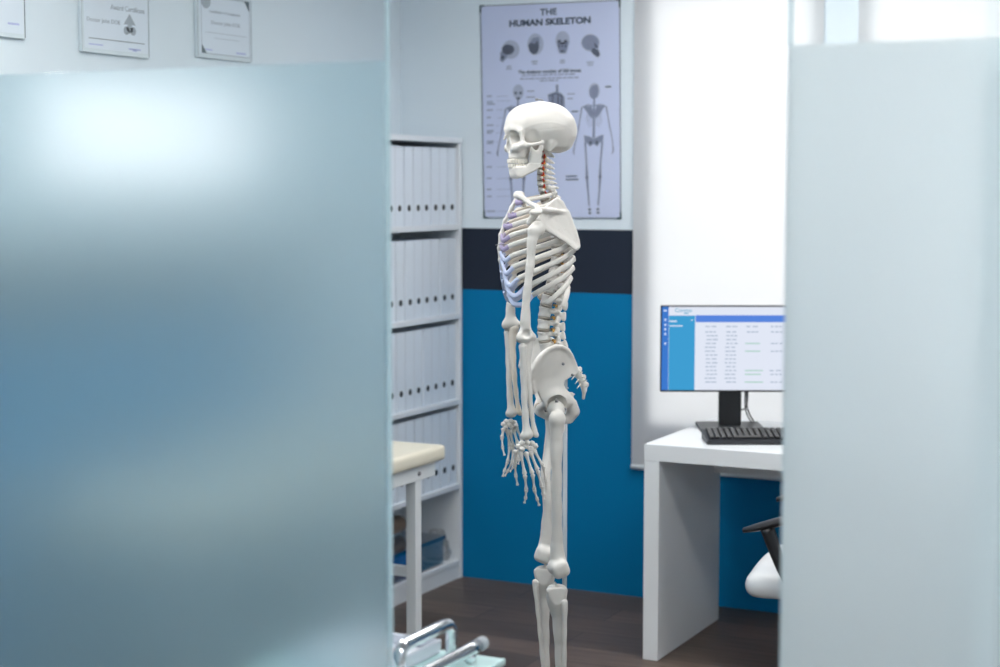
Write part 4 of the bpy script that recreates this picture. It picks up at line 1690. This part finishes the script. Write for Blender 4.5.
lo, hi = bounds(stern, .012)
lo[1], hi[1] = -.034, .034
sdf('sternum', stern_fn, lo, hi, .0022, BONE, sk)

# each rib: spine height index, half width, front end (x, z given by photo height), cartilage target on the sternum (0..1)
f_back = P(578, 260, .07).x
cz = lambda y: P(520, y, 0.08).z
rib_w = [.052, .078, .098, .111, .119, .124, .127, .126, .121, .112, .098, .080]
back_px = [553.0, 561.5, 567.5, 572.0, 575.0, 577.0, 578.2, 579.0, 578.6, 577.0, 574.0, 569.0]      # rearmost point
front_px = [521.5, 516.0, 512.0, 509.0, 508.0, 509.5, 512.5, 517.5, 524.0, 531.5, 546.0, 562.0]      # end of the bony part
front_y = [202.0, 215.0, 225.5, 236.5, 246.5, 257.0, 267.5, 279.0, 288.5, 296.0, 303.0, 306.0]
st_t = [0.45, 1.55, 2.35, 3.05, 3.75, 4.4, 5.0]


def stern_at(t):
    i = min(int(t), len(stern) - 2)
    return stern[i].lerp(stern[i + 1], t - i)


rib_pts = []
for i in range(12):
    v = spine[7 + i]
    W = rib_w[i]
    xb = P(back_px[i], 240, W * .55).x
    fe = P(front_px[i], front_y[i], W * (.62 if i < 7 else .80))
    z0 = v.z + .006
    n = 22
    pts = [Vector((v.x - .016, .018, z0)), Vector((v.x - .030, .030, z0 + .003))]
    cx = (xb + fe.x) / 2
    amp = (fe.x - xb) / 2
    if i >= 10:
        ae = PI * (.62 if i == 10 else .50)
    else:
        ae = PI * (.80 if i < 7 else .74)
    for k in range(n + 1):
        t = k / n
        a = PI * .16 + (ae - PI * .16) * t
        # ellipse through the back point, the side and the front end
        x = xb + (fe.x - xb) * (1 - math.cos(a)) / (1 - math.cos(ae))
        y = W * math.sin(a) ** .80
        z = z0 + (fe.z - z0) * (t ** 1.05)
        pts.append(Vector((x, y, z)))
    rib_pts.append(pts)
for s in (1, -1):
    for i in range(12):
        pts = [Vector((p.x, p.y * s, p.z)) for p in rib_pts[i]]
        bm = B()
        n = len(pts)
        rad = [.0036] + [.0030] * (n - 2) + [.0028]
        ctr = Vector(((pts[4].x + pts[-1].x) / 2, 0, 0))

        def outw(p, ctr=ctr):
            v = Vector((p[0] - ctr.x, p[1], 0))
            return v if v.length > 1e-4 else Vector((0, 1, 0))
        tube(bm, pts, rad, 10, 3, refv=outw, ratio=(1.75 if i == 0 else 2.4))
        obj('rib', bm, BONE if s > 0 else CREAM, sk, True)
ends = [[Vector(p) for p in r[-2:]] for r in rib_pts]
CART = {3: [P(503.4, 240.5, .050)], 4: [P(504.0, 249.5, .058), P(501.6, 247.5, .034)], 5: [P(505.4, 260.5, .064), P(502.2, 256.5, .036)],
        6: [P(506.6, 273.5, .070), P(503.6, 268.0, .042)], 7: [P(510.6, 285.6, .084), P(506.0, 281.0, .058), P(503.8, 272.5, .030)],
        8: [P(515.6, 296.0, .090), P(508.8, 291.5, .066), P(505.6, 281.5, .040)], 9: [P(524.5, 303.6, .092), P(514.0, 304.0, .076), P(508.2, 294.0, .056)]}
for s in (1, -1):
    for i in range(10):
        a1, a0 = ends[i][1], ends[i][0]
        dirv = (a1 - a0).normalized()
        pts = [a1 - dirv * .004]
        if i < 7:
            tgt = stern_at(st_t[i])
            tgt = Vector((tgt.x - .001, .0125 if i else .020, tgt.z))
            if i < 3:
                pts += [a1.lerp(tgt, .5) + Vector((.004, .006, -.003)), tgt]
            else:
                pts += CART[i] + [tgt]
        else:
            pts += CART[i]
        pts = [Vector((p.x, p.y * s, p.z)) for p in pts]
        bm = B()
        tube(bm, pts, [.0036] + [.0040] * (len(pts) - 2) + [.0042], 10, 6, refv=lambda p: (p[0] - .03, p[1] * .8, 0), ratio=1.75)
        o = obj('costal_cartilage', bm, M['cart'] if i < 5 else M['cart2'], sk, True)
        o['label'] = 'lilac cartilage' if i < 5 else 'pale blue cartilage'
bm = B()
tube(bm, [P(495.5, 245, .03), P(500, 244.5, .05), P(527, 245, .10), P(549, 244.5, .10)], .0009, 6)
obj('wire_pin', bm, M['wire'], sk, True)

# ---------------------------------------------------------------- shoulder girdle
def plate_fit(pts):
    """least squares y = a + b x + c z + d x z over points"""
    A = np.array([[1, p[0], p[2], p[0] * p[2]] for p in pts])
    y = np.array([p[1] for p in pts])
    co, *_ = np.linalg.lstsq(A[:, :3], y, rcond=None)
    return co


sc_px = [(556.6, 198.6, .082), (562.0, 202.6, .074), (566.5, 210.0, .072), (571.0, 220.0, .076), (575.2, 231.0, .082), (578.6, 240.5, .088), (578.6, 246.4, .093), (575.6, 248.4, .098),
         (571.6, 246.0, .106), (566.0, 241.0, .118), (559.0, 236.6, .132), (551.0, 232.0, .146), (544.4, 227.6, .156), (541.2, 222.0, .160), (541.6, 214.6, .155), (545.0, 208.6, .140), (550.0, 203.4, .110)]
sc3 = [P(*p) for p in sc_px]
sc_co = plate_fit(sc3)
sc_poly = [(p.x, p.z) for p in sc3]
glen = P(540.0, 224.5, .160)
acr = P(534.0, 212.5, .186)
root_s = P(567.5, 212.5, .074)
cor = P(528.8, 223.0, .138)
mid_s = P(552, 210.5, .122)


def scap_fn(p):
    y0 = sc_co[0] + sc_co[1] * p[:, 0] + sc_co[2] * p[:, 2]
    d2 = poly2(p[:, [0, 2]], sc_poly)
    off = p[:, 1] - y0 + .010 * np.clip(-d2 / .03, 0, 1) ** 1.3 * 0.8 - .004
    d = smax(d2, np.abs(off) * .9 - .0032, .004)
    border = np.sqrt(d2 ** 2 + (off * .9) ** 2) - .0046
    d = smin(d, border, .005)
    d = smin(d, chain(p, [sc3[7], sc3[9], sc3[11], sc3[12]], [.0060, .0060, .0066, .008], .003), .006)
    d = smin(d, ell(p, glen, (.012, .011, .020)), .010)
    d = sub(d, sph(p, glen + Vector((.018, .016, .001)), .019), .004)
    d = smin(d, chain(p, [root_s, mid_s + Vector((0, .012, 0)), P(541, 209.5, .168), acr], [.0040, .0060, .0066, .0075], .006), .008)
    d = smin(d, rbox(p, acr + Vector((-.004, 0, 0)), (.015, .012, .0050), .0045), .008)
    d = smin(d, chain(p, [P(541.5, 212.5, .148), P(535, 213.5, .142), cor], [.0085, .0078, .0068], .006), .007)
    return d + rough(p, .0006, 150)


lo, hi = bounds(sc3 + [acr, cor, glen], .024)
for s in (False, True):
    o = sdf('scapula', scap_fn, lo, hi, .0024, BONE, sk, mirror=s)
cl = [P(519.6, 195.4, .020), P(523.5, 198.4, .055), P(530.0, 203.2, .100), P(537.0, 206.8, .145), P(537.2, 209.8, .172)]


def clav_fn(p):
    d = chain(p, cl, [.0085, .0064, .0058, .0060, .0066], .006)
    d = smin(d, ell(p, cl[0], (.013, .010, .012)), .006)
    return d + rough(p, .0004, 220)


lo, hi = bounds(cl, .018)
for s in (False, True):
    sdf('clavicle', clav_fn, lo, hi, .0022, BONE, sk, mirror=s)

# ---------------------------------------------------------------- arms
hh_ = P(537.6, 228.6, .172)
hum_pts = [P(534.2, 231.5, .182), P(532.0, 240.0, .186), P(531.2, 253.0, .189), P(530.2, 266.0, .192), P(527.8, 286.0, .196), P(525.8, 306.0, .198), P(525.6, 322.0, .199), P(525.6, 333.0, .199)]
hum_r = [.0148, .0126, .0112, .0106, .0100, .0104, .0128, .0150]


def hum_fn(p):
    d = chain(p, hum_pts, hum_r, .008)
    d = smin(d, sph(p, hh_, .0195), .008)
    d = smin(d, ell(p, P(532.4, 230.5, .188), (.012, .010, .014)), .008)
    d = smin(d, chain(p, [P(520.8, 338.6, .204), P(525.5, 339.6, .200), P(530.4, 337.8, .194)], [.0105, .0095, .0100], .004), .022)
    d = smin(d, sph(p, P(532.6, 337.6, .190), .0088), .008)
    d = sub(d, ell(p, P(527, 334, .214), (.010, .010, .009)), .006)
    return d + rough(p, .0006, 120)


lo, hi = bounds(hum_pts + [hh_, P(518, 344, .20), P(535, 344, .2)], .026)
for s in (False, True):
    sdf('humerus', hum_fn, lo, hi, .0026, BONE, sk, mirror=s)
uln = [P(528.4, 341.5, .194), P(527.6, 350.0, .195), P(527.4, 362.0, .196), P(528.4, 380.0, .197), P(530.4, 403.0, .199), P(533.2, 424.0, .201), P(535.2, 434.0, .202)]
rad = [P(522.6, 347.0, .206), P(523.0, 355.0, .206), P(523.6, 366.0, .206), P(523.8, 382.0, .206), P(524.4, 403.0, .206), P(525.8, 424.0, .206), P(527.0, 434.6, .205)]


def ulna_fn(p):
    d = chain(p, uln, [.0135, .0115, .0088, .0076, .0066, .0062, .0078], .006)
    d = smin(d, ell(p, P(530.4, 339.6, .190), (.009, .011, .014)), .007)
    d = smin(d, sph(p, P(536.6, 435.6, .203), .0062), .005)
    return d + rough(p, .0005, 140)


def radius_fn(p):
    d = chain(p, rad, [.0108, .0082, .0086, .0080, .0078, .0092, .0128], .006)
    d = smin(d, ell(p, P(526.8, 435.0, .205), (.0155, .011, .0095)), .007)
    d = smin(d, sph(p, P(523.6, 437.0, .208), .0062), .005)
    return d + rough(p, .0005, 140)


for s in (False, True):
    lo, hi = bounds(uln, .022)
    sdf('ulna', ulna_fn, lo, hi, .0024, BONE if not s else CREAM, sk, mirror=s)
    lo, hi = bounds(rad, .022)
    sdf('radius', radius_fn, lo, hi, .0024, BONE, sk, mirror=s)

# ---------------------------------------------------------------- hands
def knuckle_bone():
    """a unit long bone along +z, from 0 to 1, flared at both ends"""
    bm = B()
    lathe(bm, [(.25, -.02), (.72, .0), (1.0, .05), (1.02, .11), (.78, .2), (.56, .34), (.50, .52), (.54, .70), (.74, .84), (.92, .92), (.86, .97), (.40, 1.0)], 12)
    me = bpy.data.meshes.new('phalanx')
    bm.normal_update(); bm.to_mesh(me); bm.free()
    me.materials.append(BONE)
    me.polygons.foreach_set('use_smooth', [True] * len(me.polygons))
    return me


KB = knuckle_bone()


def small_bone(name, a, b, r, parent, base=Vector((0, 0, 0)), flat=1.0):
    o = bpy.data.objects.new(name, KB)
    COL.objects.link(o)
    o.parent = parent
    d = b - a
    o.location = a - base
    o.rotation_mode = 'QUATERNION'
    o.rotation_quaternion = d.to_track_quat('Z', 'Y')
    o.scale = (r, r * flat, d.length * .985)
    return o


def hand(name, carp_px, digits, side):
    """digits: list of lists of (px, py, l); first is the thumb"""
    h = bpy.data.objects.new(name, None)
    COL.objects.link(h)
    h.parent = sk
    c0 = P(*carp_px[0])
    h.location = c0
    for k, (x, y, l) in enumerate(carp_px):
        bm = B()
        bmesh.ops.create_icosphere(bm, subdivisions=3, radius=1.0)
        from mathutils import noise as mn
        for v in bm.verts:
            n = 1 + .22 * mn.noise(v.co * 1.7 + Vector((k * 3.3, side, k)))
            v.co = Vector((v.co.x * .0078, v.co.y * .0078, v.co.z * .0072)) * n
        o = obj('carpal', bm, BONE, h, True)
        o.location = P(x, y, l) - c0
    for di, dg in enumerate(digits):
        pts = [P(*q) for q in dg]
        for j in range(len(pts) - 1):
            r = (.0066, .0056, .0048, .0042)[j + (1 if di == 0 and j else 0)] * (.88 if di == 4 else 1)
            small_bone('metacarpal' if j == 0 else 'phalanx', pts[j], pts[j + 1], r, h, c0)
    return h


LH = .205
carpL = [(526, 446.4, .205), (518.5, 446.5, .207), (522.0, 443.2, .207), (527.0, 442.2, .206), (532.0, 443.4, .204), (535.0, 446.0, .202), (521.8, 449.0, .209), (530.5, 448.6, .206)]
digL = [[(515.6, 450.5, .200), (514.9, 464.5, .186), (515.8, 475.5, .178), (517.6, 485.5, .172)],
        [(520.4, 451.5, .208), (524.9, 475.0, .208), (526.3, 490.0, .200), (525.6, 498.0, .192), (524.4, 503.0, .186)],
        [(525.6, 452.0, .210), (532.6, 474.0, .212), (534.4, 490.0, .204), (537.2, 499.2, .195), (539.2, 505.6, .189)],
        [(530.2, 451.2, .208), (537.8, 470.5, .210), (541.6, 486.0, .202), (543.0, 494.0, .193), (543.8, 499.6, .188)],
        [(533.8, 449.5, .204), (543.2, 466.2, .204), (545.6, 480.5, .196), (546.2, 487.2, .190), (546.0, 492.4, .185)]]
hand('hand', carpL, digL, 1)
carpR = [(508.6, 424.6, -.205), (503.8, 424.0, -.206), (506.2, 421.6, -.207), (510.6, 421.2, -.207), (514.0, 422.4, -.206), (515.4, 425.2, -.204), (505.6, 427.4, -.205), (511.6, 426.8, -.208)]
digR = [[(503.4, 428.5, -.200), (501.9, 437.5, -.190), (502.6, 447.5, -.182), (504.6, 455.8, -.176)],
        [(507.0, 429.5, -.206), (510.0, 446.5, -.208), (507.5, 462.0, -.200), (504.4, 470.5, -.192), (502.6, 477.0, -.187)],
        [(510.0, 429.5, -.208), (513.4, 447.5, -.212), (511.8, 463.0, -.204), (507.6, 471.0, -.196), (504.6, 476.4, -.190)],
        [(513.2, 428.5, -.208), (518.0, 444.5, -.210), (517.6, 459.5, -.202), (513.2, 467.0, -.194), (509.6, 472.0, -.188)],
        [(516.0, 427.0, -.204), (521.6, 438.5, -.204), (521.4, 452.0, -.198), (519.6, 459.5, -.192), (518.0, 464.5, -.187)]]
hand('hand', carpR, digR, 2)

# ---------------------------------------------------------------- pelvis
il_px = [(531.6, 383.0, .122), (530.8, 376.5, .126), (532.8, 369.0, .130), (536.6, 361.5, .133), (541.6, 354.5, .132), (548.0, 349.2, .128), (555.0, 346.6, .118), (561.5, 346.6, .104), (567.0, 350.0, .084),
         (571.5, 356.5, .066), (574.6, 363.5, .056), (576.6, 370.5, .052), (575.0, 375.6, .054), (569.4, 377.6, .064), (564.6, 380.2, .074), (563.6, 385.0, .082), (566.0, 389.5, .086), (570.2, 392.6, .082), (573.6, 394.8, .070), (572.4, 399.6, .078), (566.0, 404.0, .082), (556.0, 408.0, .088),
         (545.6, 404.6, .086), (541.0, 399.0, .092), (538.4, 394.6, .098), (537.4, 391.4, .104), (533.6, 391.8, .110), (531.8, 388.0, .116)]
il3 = [P(*p) for p in il_px]
A = np.array([[1, p.x, p.z, p.x * p.z, p.x ** 2, p.z ** 2] for p in il3])
il_co, *_ = np.linalg.lstsq(A, np.array([p.y for p in il3]), rcond=None)
il_poly = [(p.x, p.z) for p in il3]
acet = P(556.0, 402.5, .094)
pub = P(539.0, 408.6, .014)
isch = P(573.2, 412.0, .062)


def hip_fn(p):
    X, Z = p[:, 0], p[:, 2]
    y0 = il_co[0] + il_co[1] * X + il_co[2] * Z + il_co[3] * X * Z + il_co[4] * X * X + il_co[5] * Z * Z
    d2 = poly2(p[:, [0, 2]], il_poly)
    off = (p[:, 1] - y0) * .86
    d = smax(d2, np.abs(off) - .0048, .005)
    crest = chain(p, il3[1:12], [.0066] * 11, .004)
    d = smin(d, crest, .008)
    d = smin(d, chain(p, [il3[0], il3[27], il3[26]], [.0066, .0070, .0066], .004), .007)
    d = smin(d, sph(p, acet + Vector((0, -.012, .002)), .034), .010)
    d = smin(d, chain(p, [acet + Vector((.020, -.016, -.004)), P(543.5, 405.5, .050), pub + Vector((0, .010, .003))], [.0135, .0098, .0105], .006), .008)
    d = smin(d, chain(p, [pub + Vector((.0, .006, -.008)), P(545.6, 415.8, .026), P(556, 420.2, .045), P(566.5, 421.0, .058)], [.0115, .0080, .0080, .0110], .006), .008)
    d = smin(d, chain(p, [P(565.5, 398.0, .084), P(572.0, 403.0, .072), isch, P(569.5, 418.8, .060)], [.0135, .0128, .0165, .0135], .007), .010)
    d = smin(d, rc(p, P(571.6, 393.6, .080), P(575.4, 394.4, .064), .0050, .0030), .005)
    d = sub(d, sph(p, acet + Vector((-.001, .010, -.005)), .0252), .003)
    return d + rough(p, .0008, 90)


lo, hi = bounds(il3 + [pub, isch, acet], .030)
for s in (False, True):
    sdf('hip_bone', hip_fn, lo, hi, .0030, BONE, sk, mirror=s)
sac_px = [(550.5, 353.5), (557.0, 358.0), (565.0, 362.5), (572.5, 368.0), (578.4, 375.0), (582.4, 383.0), (584.2, 390.0), (583.2, 398.0)]
sac = [P(x, y, 0) for x, y in sac_px]


def sac_fn(p):
    ws = [.026, .036, .034, .027, .020, .0135, .0085, .004]
    ts = [.016, .017, .0145, .011, .0085, .007, .0058, .004]
    d = None
    for i in range(len(sac) - 1):
        a, b = V3(sac[i]), V3(sac[i + 1])
        ba = b - a
        h = np.clip(((p - a) @ ba) / float(ba @ ba), 0, 1)
        w = ws[i] + (ws[i + 1] - ws[i]) * h
        t = ts[i] + (ts[i + 1] - ts[i]) * h
        r = p - (a + h[:, None] * ba)
        dy = np.maximum(np.abs(r[:, 1]) - np.maximum(w - t, 0), 0)
        e = np.sqrt(r[:, 0] ** 2 + r[:, 2] ** 2 + dy ** 2) - t
        d = e if d is None else smin(d, e, .005)
    for i in range(1, 6):
        c = (sac[i] + sac[i + 1]) / 2 + Vector((-.012, 0, .007)) * (1.25 - .12 * i)
        d = smin(d, ell(p, c, (.0065, .004, .0075)), .005)
    for i in range(1, 5):
        q = np.stack([p[:, 0], np.abs(p[:, 1]), p[:, 2]], 1)
        c = (sac[i] + sac[i + 1]) / 2
        d = sub(d, sph(q, (c.x - .010, .015 - .002 * i, c.z + .006), .0036), .002)
    return d + rough(p, .0007, 150)


lo, hi = bounds(sac, .032)
lo[1], hi[1] = -.05, .05
sdf('sacrum', sac_fn, lo, hi, .0026, BONE, sk)
bm = B()
for k, (x, y) in enumerate(((579, 373), (581.5, 377.5), (583.5, 381), (575.0, 375.5), (578.6, 379.5), (580.6, 384.0), (585, 386.5))):
    a = P(x, y, .016)
    o_ = Vector((-.010, .012, .004)) if k in (0, 1, 2, 6) else Vector((.013, .010, -.013))
    tube(bm, [a, a + o_ * .45, a + o_ * .8], [.0022, .0018, .0010], 6)
o = obj('sacral_nerve', bm, M['teeth'], sk, True); o['label'] = 'cream nerve stubs at the tail of the spine'
bm = B(); tube(bm, [P(538.4, 405.5, -.012), P(538.6, 409, .0), P(538.4, 405.5, .012)], .009, 10, 2); tube(bm, [P(539.2, 411.0, -.006), P(539.2, 411, .006)], .009, 10)
obj('pubic_symphysis', bm, M['disc'], sk, True)
bm = B()
for (x, y, l) in ((562.8, 363.7, .112), (572.0, 374.6, .066), (545.5, 410.5, .055), (564.5, 408.6, .098)):
    c = P(x, y, l)
    tube(bm, [c, c + Vector((0, .010, 0))], .0036, 10)
tube(bm, [acet + Vector((-.001, -.004, .006)), acet + Vector((0, .016, .004))], .004, 10)
obj('screw', bm, M['wire'], sk, True)

# ---------------------------------------------------------------- legs
fem = [P(556.8, 421.5, .132), P(556.4, 437.0, .132), P(556.2, 460.0, .130), P(556.4, 490.0, .124), P(556.8, 520.0, .116), P(557.2, 546.0, .110), P(557.8, 560.0, .108)]
fhead = P(556.2, 409.2, .098)


def fem_fn(p):
    d = chain(p, fem, [.0200, .0162, .0142, .0134, .0134, .0146, .0180], .010)
    d = smin(d, sph(p, fhead, .0232), .004)
    d = smin(d, rc(p, fhead, P(556.6, 417.0, .128), .0145, .0165), .006)
    d = smin(d, ell(p, P(556.8, 418.0, .140), (.0205, .016, .021)), .008)
    d = smin(d, sph(p, P(560.8, 428.0, .122), .0105), .010)
    d = smin(d, rc(p, P(557.0, 547.0, .109), P(558.4, 566.0, .108), .0140, .0215), .010)
    for l in (.087, .129):
        d = smin(d, rbox(p, P(560.4, 569.4, l), (.0225, .0145, .0215), .0135, [[.94, 0, .34], [0, 1, 0], [-.34, 0, .94]]), .010)
    d = smin(d, ell(p, P(554.0, 567.0, .108), (.0170, .024, .0170)), .010)
    d = sub(d, ell(p, P(568.5, 577.0, .108), (.020, .0085, .018)), .005)
    return d + rough(p, .0007, 90)


lo, hi = bounds(fem + [fhead, P(548, 582, .12), P(571, 582, .09)], .036)


def turn_leg(o, ramp, top=0.0, bot=0.0):
    """the right leg hangs twisted round, its back to the front"""
    z_hi, z_lo = P(556, 445, .12).z, P(556, 535, .12).z
    c = mir(fem[-1])
    z_hip = P(556, 414, .12).z
    z_top = P(556.2, 590.0, .110).z
    for v in o.data.vertices:
        co = v.co
        t = min(1, max(0, (z_hi - co.z) / (z_hi - z_lo)))
        t = t * t * (3 - 2 * t)
        ang = R(165) * (t if ramp else 1.0)
        dx, dy = co.x - c.x, co.y - c.y
        k = t if ramp else 1.0
        x = c.x + dx * math.cos(ang) - dy * math.sin(ang)
        y = c.y + dx * math.sin(ang) + dy * math.cos(ang)
        if ramp:
            up = min(1, max(0, (z_hip - co.z) / .05)) * min(1, max(0, (co.z - z_lo) / .16))
            v.co = Vector((x + .006 * k - .017 * up, y, co.z - .010 * k))
        else:
            u = (z_top - co.z) / .36
            v.co = Vector((x + top * (1 - u) + bot * u, y, co.z))
    o.data.update()


for s in (False, True):
    o = sdf('femur', fem_fn, lo, hi, .0031, BONE, sk, mirror=s)
    if s:
        turn_leg(o, True)
pat = P(547.9, 566.0, .110)
tib = [P(555.8, 590.0, .110), P(556.4, 600.0, .110), P(557.8, 618.0, .109), P(559.0, 640.0, .108), P(559.8, 665.0, .107), P(560.8, 700.0, .104), P(561.6, 728.0, .102)]


def tib_fn(p):
    d = chain(p, tib, [.0180, .0170, .0146, .0128, .0118, .0112, .0135], .010)
    for l in (.091, .127):
        d = smin(d, rc(p, P(556.8, 590.0, l), P(557.4, 611.0, .110), .0195, .0125), .010)
        d = smin(d, rc(p, P(551.6, 591.0, l), P(556.6, 612.0, .110), .0150, .0110), .010)
        d = smin(d, rc(p, P(562.0, 591.0, l), P(559.2, 610.0, .110), .0140, .0105), .010)
    d = smax(d, p[:, 2] - P(556, 585.5, .110).z, .006)
    d = smin(d, rc(p, P(556.0, 587.0, .110), P(555.0, 582.5, .110), .0075, .0040), .007)
    d = smin(d, rc(p, P(549.6, 596.0, .110), P(551.6, 604.0, .110), .0088, .0070), .008)
    d = smin(d, rc(p, P(561, 728, .086), P(561, 737, .084), .011, .008), .008)
    return d + rough(p, .0007, 90)


fib = [P(564.0, 602.0, .130), P(564.6, 609.0, .132), P(564.6, 630.0, .133), P(564.6, 665.0, .133), P(564.6, 700.0, .132), P(564.6, 724.0, .130), P(564.4, 738.0, .129)]


def fib_fn(p):
    d = chain(p, fib, [.0100, .0078, .0060, .0056, .0060, .0078, .0085], .005)
    return d + rough(p, .0005, 120)


# the right lower leg hangs turned outwards a little, so its fibula shows in front of the shin
ROTR = Matrix.Translation(Vector((0, 0, 0)))
for s in (False, True):
    lo, hi = bounds(tib + [P(545, 585, .11), P(568, 585, .11)], .024)
    t_o = sdf('tibia', tib_fn, lo, hi, .0030, BONE, sk, mirror=s)
    lo, hi = bounds(fib, .016)
    f_o = sdf('fibula', fib_fn, lo, hi, .0026, BONE, sk, mirror=s)
    if s:
        turn_leg(t_o, False, .013, -.008)
        turn_leg(f_o, False, .019, -.016)

# feet (just below the picture)
for s in (1, -1):
    ank = Vector(tib[-1]); ank.y *= s
    hz = ank.z
    ft = bpy.data.objects.new('foot', None)
    COL.objects.link(ft); ft.parent = sk; ft.location = ank

    def foot_fn(p, s=s):
        d = ell(p, (.004, 0, -.030), (.024, .017, .018))
        d = smin(d, chain(p, [(-.004, 0, -.042), (-.030, .002 * s, -.056), (-.052, .002 * s, -.062)], [.018, .017, .0185], .008), .01)
        d = smin(d, chain(p, [(.020, -.006 * s, -.040), (.044, -.008 * s, -.048), (.062, -.008 * s, -.054)], [.018, .017, .015], .008), .008)
        d = smin(d, chain(p, [(.014, .014 * s, -.050), (.040, .018 * s, -.058), (.056, .022 * s, -.062)], [.013, .013, .011], .008), .008)
        return d + rough(p, .0009, 120)
    sdf('tarsal_bones', foot_fn, (-.080, -.045, -.088), (.085, .045, -.005), .0030, BONE, ft)
    for k in range(5):
        y = s * (-.022 + .0125 * k)
        yo = s * (-.030 + .0190 * k)
        pts = [Vector((.066 - .004 * k, y, -.056 - .002 * k)), Vector((.128 - .007 * k, yo, -.074)), Vector((.152 - .008 * k, yo * 1.06, -.078)), Vector((.164 - .008 * k, yo * 1.08, -.080)), Vector((.172 - .008 * k, yo * 1.08, -.081))]
        if k == 0:
            pts.pop(3)
        for j in range(len(pts) - 1):
            small_bone('metatarsal' if j == 0 else 'phalanx', pts[j], pts[j + 1], (.0075 if k == 0 else .0056) * (1, .85, .75, .7)[j], ft)

# ---------------------------------------------------------------- pole stand
pole = P(564.8, 500, 0.0)
px_ = pole.x
bm = B(); tube(bm, [(px_, 0, .075), (px_, 0, P(566, 372, 0).z)], .0062, 16); obj('stand_pole', bm, M['pole'], sk, True)
bm = B(); lathe(bm, [(.020, .055), (.020, .105), (.014, .115), (.0085, .14)], 18, (px_, 0, 0)); obj('pole_socket', bm, M['charcoal'], sk, True)
for k in range(5):
    a = 2 * PI * k / 5 + .4
    c, s = math.cos(a), math.sin(a)
    bm = B(); tube(bm, [(px_ + .015 * c, .015 * s, .080), (px_ + .14 * c, .14 * s, .074), (px_ + .27 * c, .27 * s, .060)], [.013, .011, .010], 10, 3); lg = obj('base_arm', bm, M['white_metal'], sk, True)
    bm = B(); tube(bm, [(px_ + .27 * c - .012 * s, .27 * s + .012 * c, .026), (px_ + .27 * c + .012 * s, .27 * s - .012 * c, .026)], .0255, 16)
    obj('caster', bm, M['charcoal'], lg, True)

# ================================================================== WORLD AND VIEW
w = bpy.data.worlds.new('world')
SC.world = w
w.use_nodes = True
bg = w.node_tree.nodes['Background']
bg.inputs[0].default_value = (0.85, 0.93, 1.0, 1)
bg.inputs[1].default_value = 1.0
SC.view_settings.view_transform = 'Standard'
SC.view_settings.look = 'None'
SC.view_settings.gamma = 1.0
SC.view_settings.use_curve_mapping = False
SC.view_settings.exposure = 0.0
try:
    SC.cycles.use_denoising = True
    SC.cycles.denoiser = 'OPENIMAGEDENOISE'
    SC.cycles.max_bounces = 14
    SC.cycles.diffuse_bounces = 6
    SC.cycles.transmission_bounces = 10
    SC.cycles.transparent_max_bounces = 16
    SC.cycles.sample_clamp_indirect = 6.0
    SC.cycles.caustics_refractive = True
except Exception:
    pass
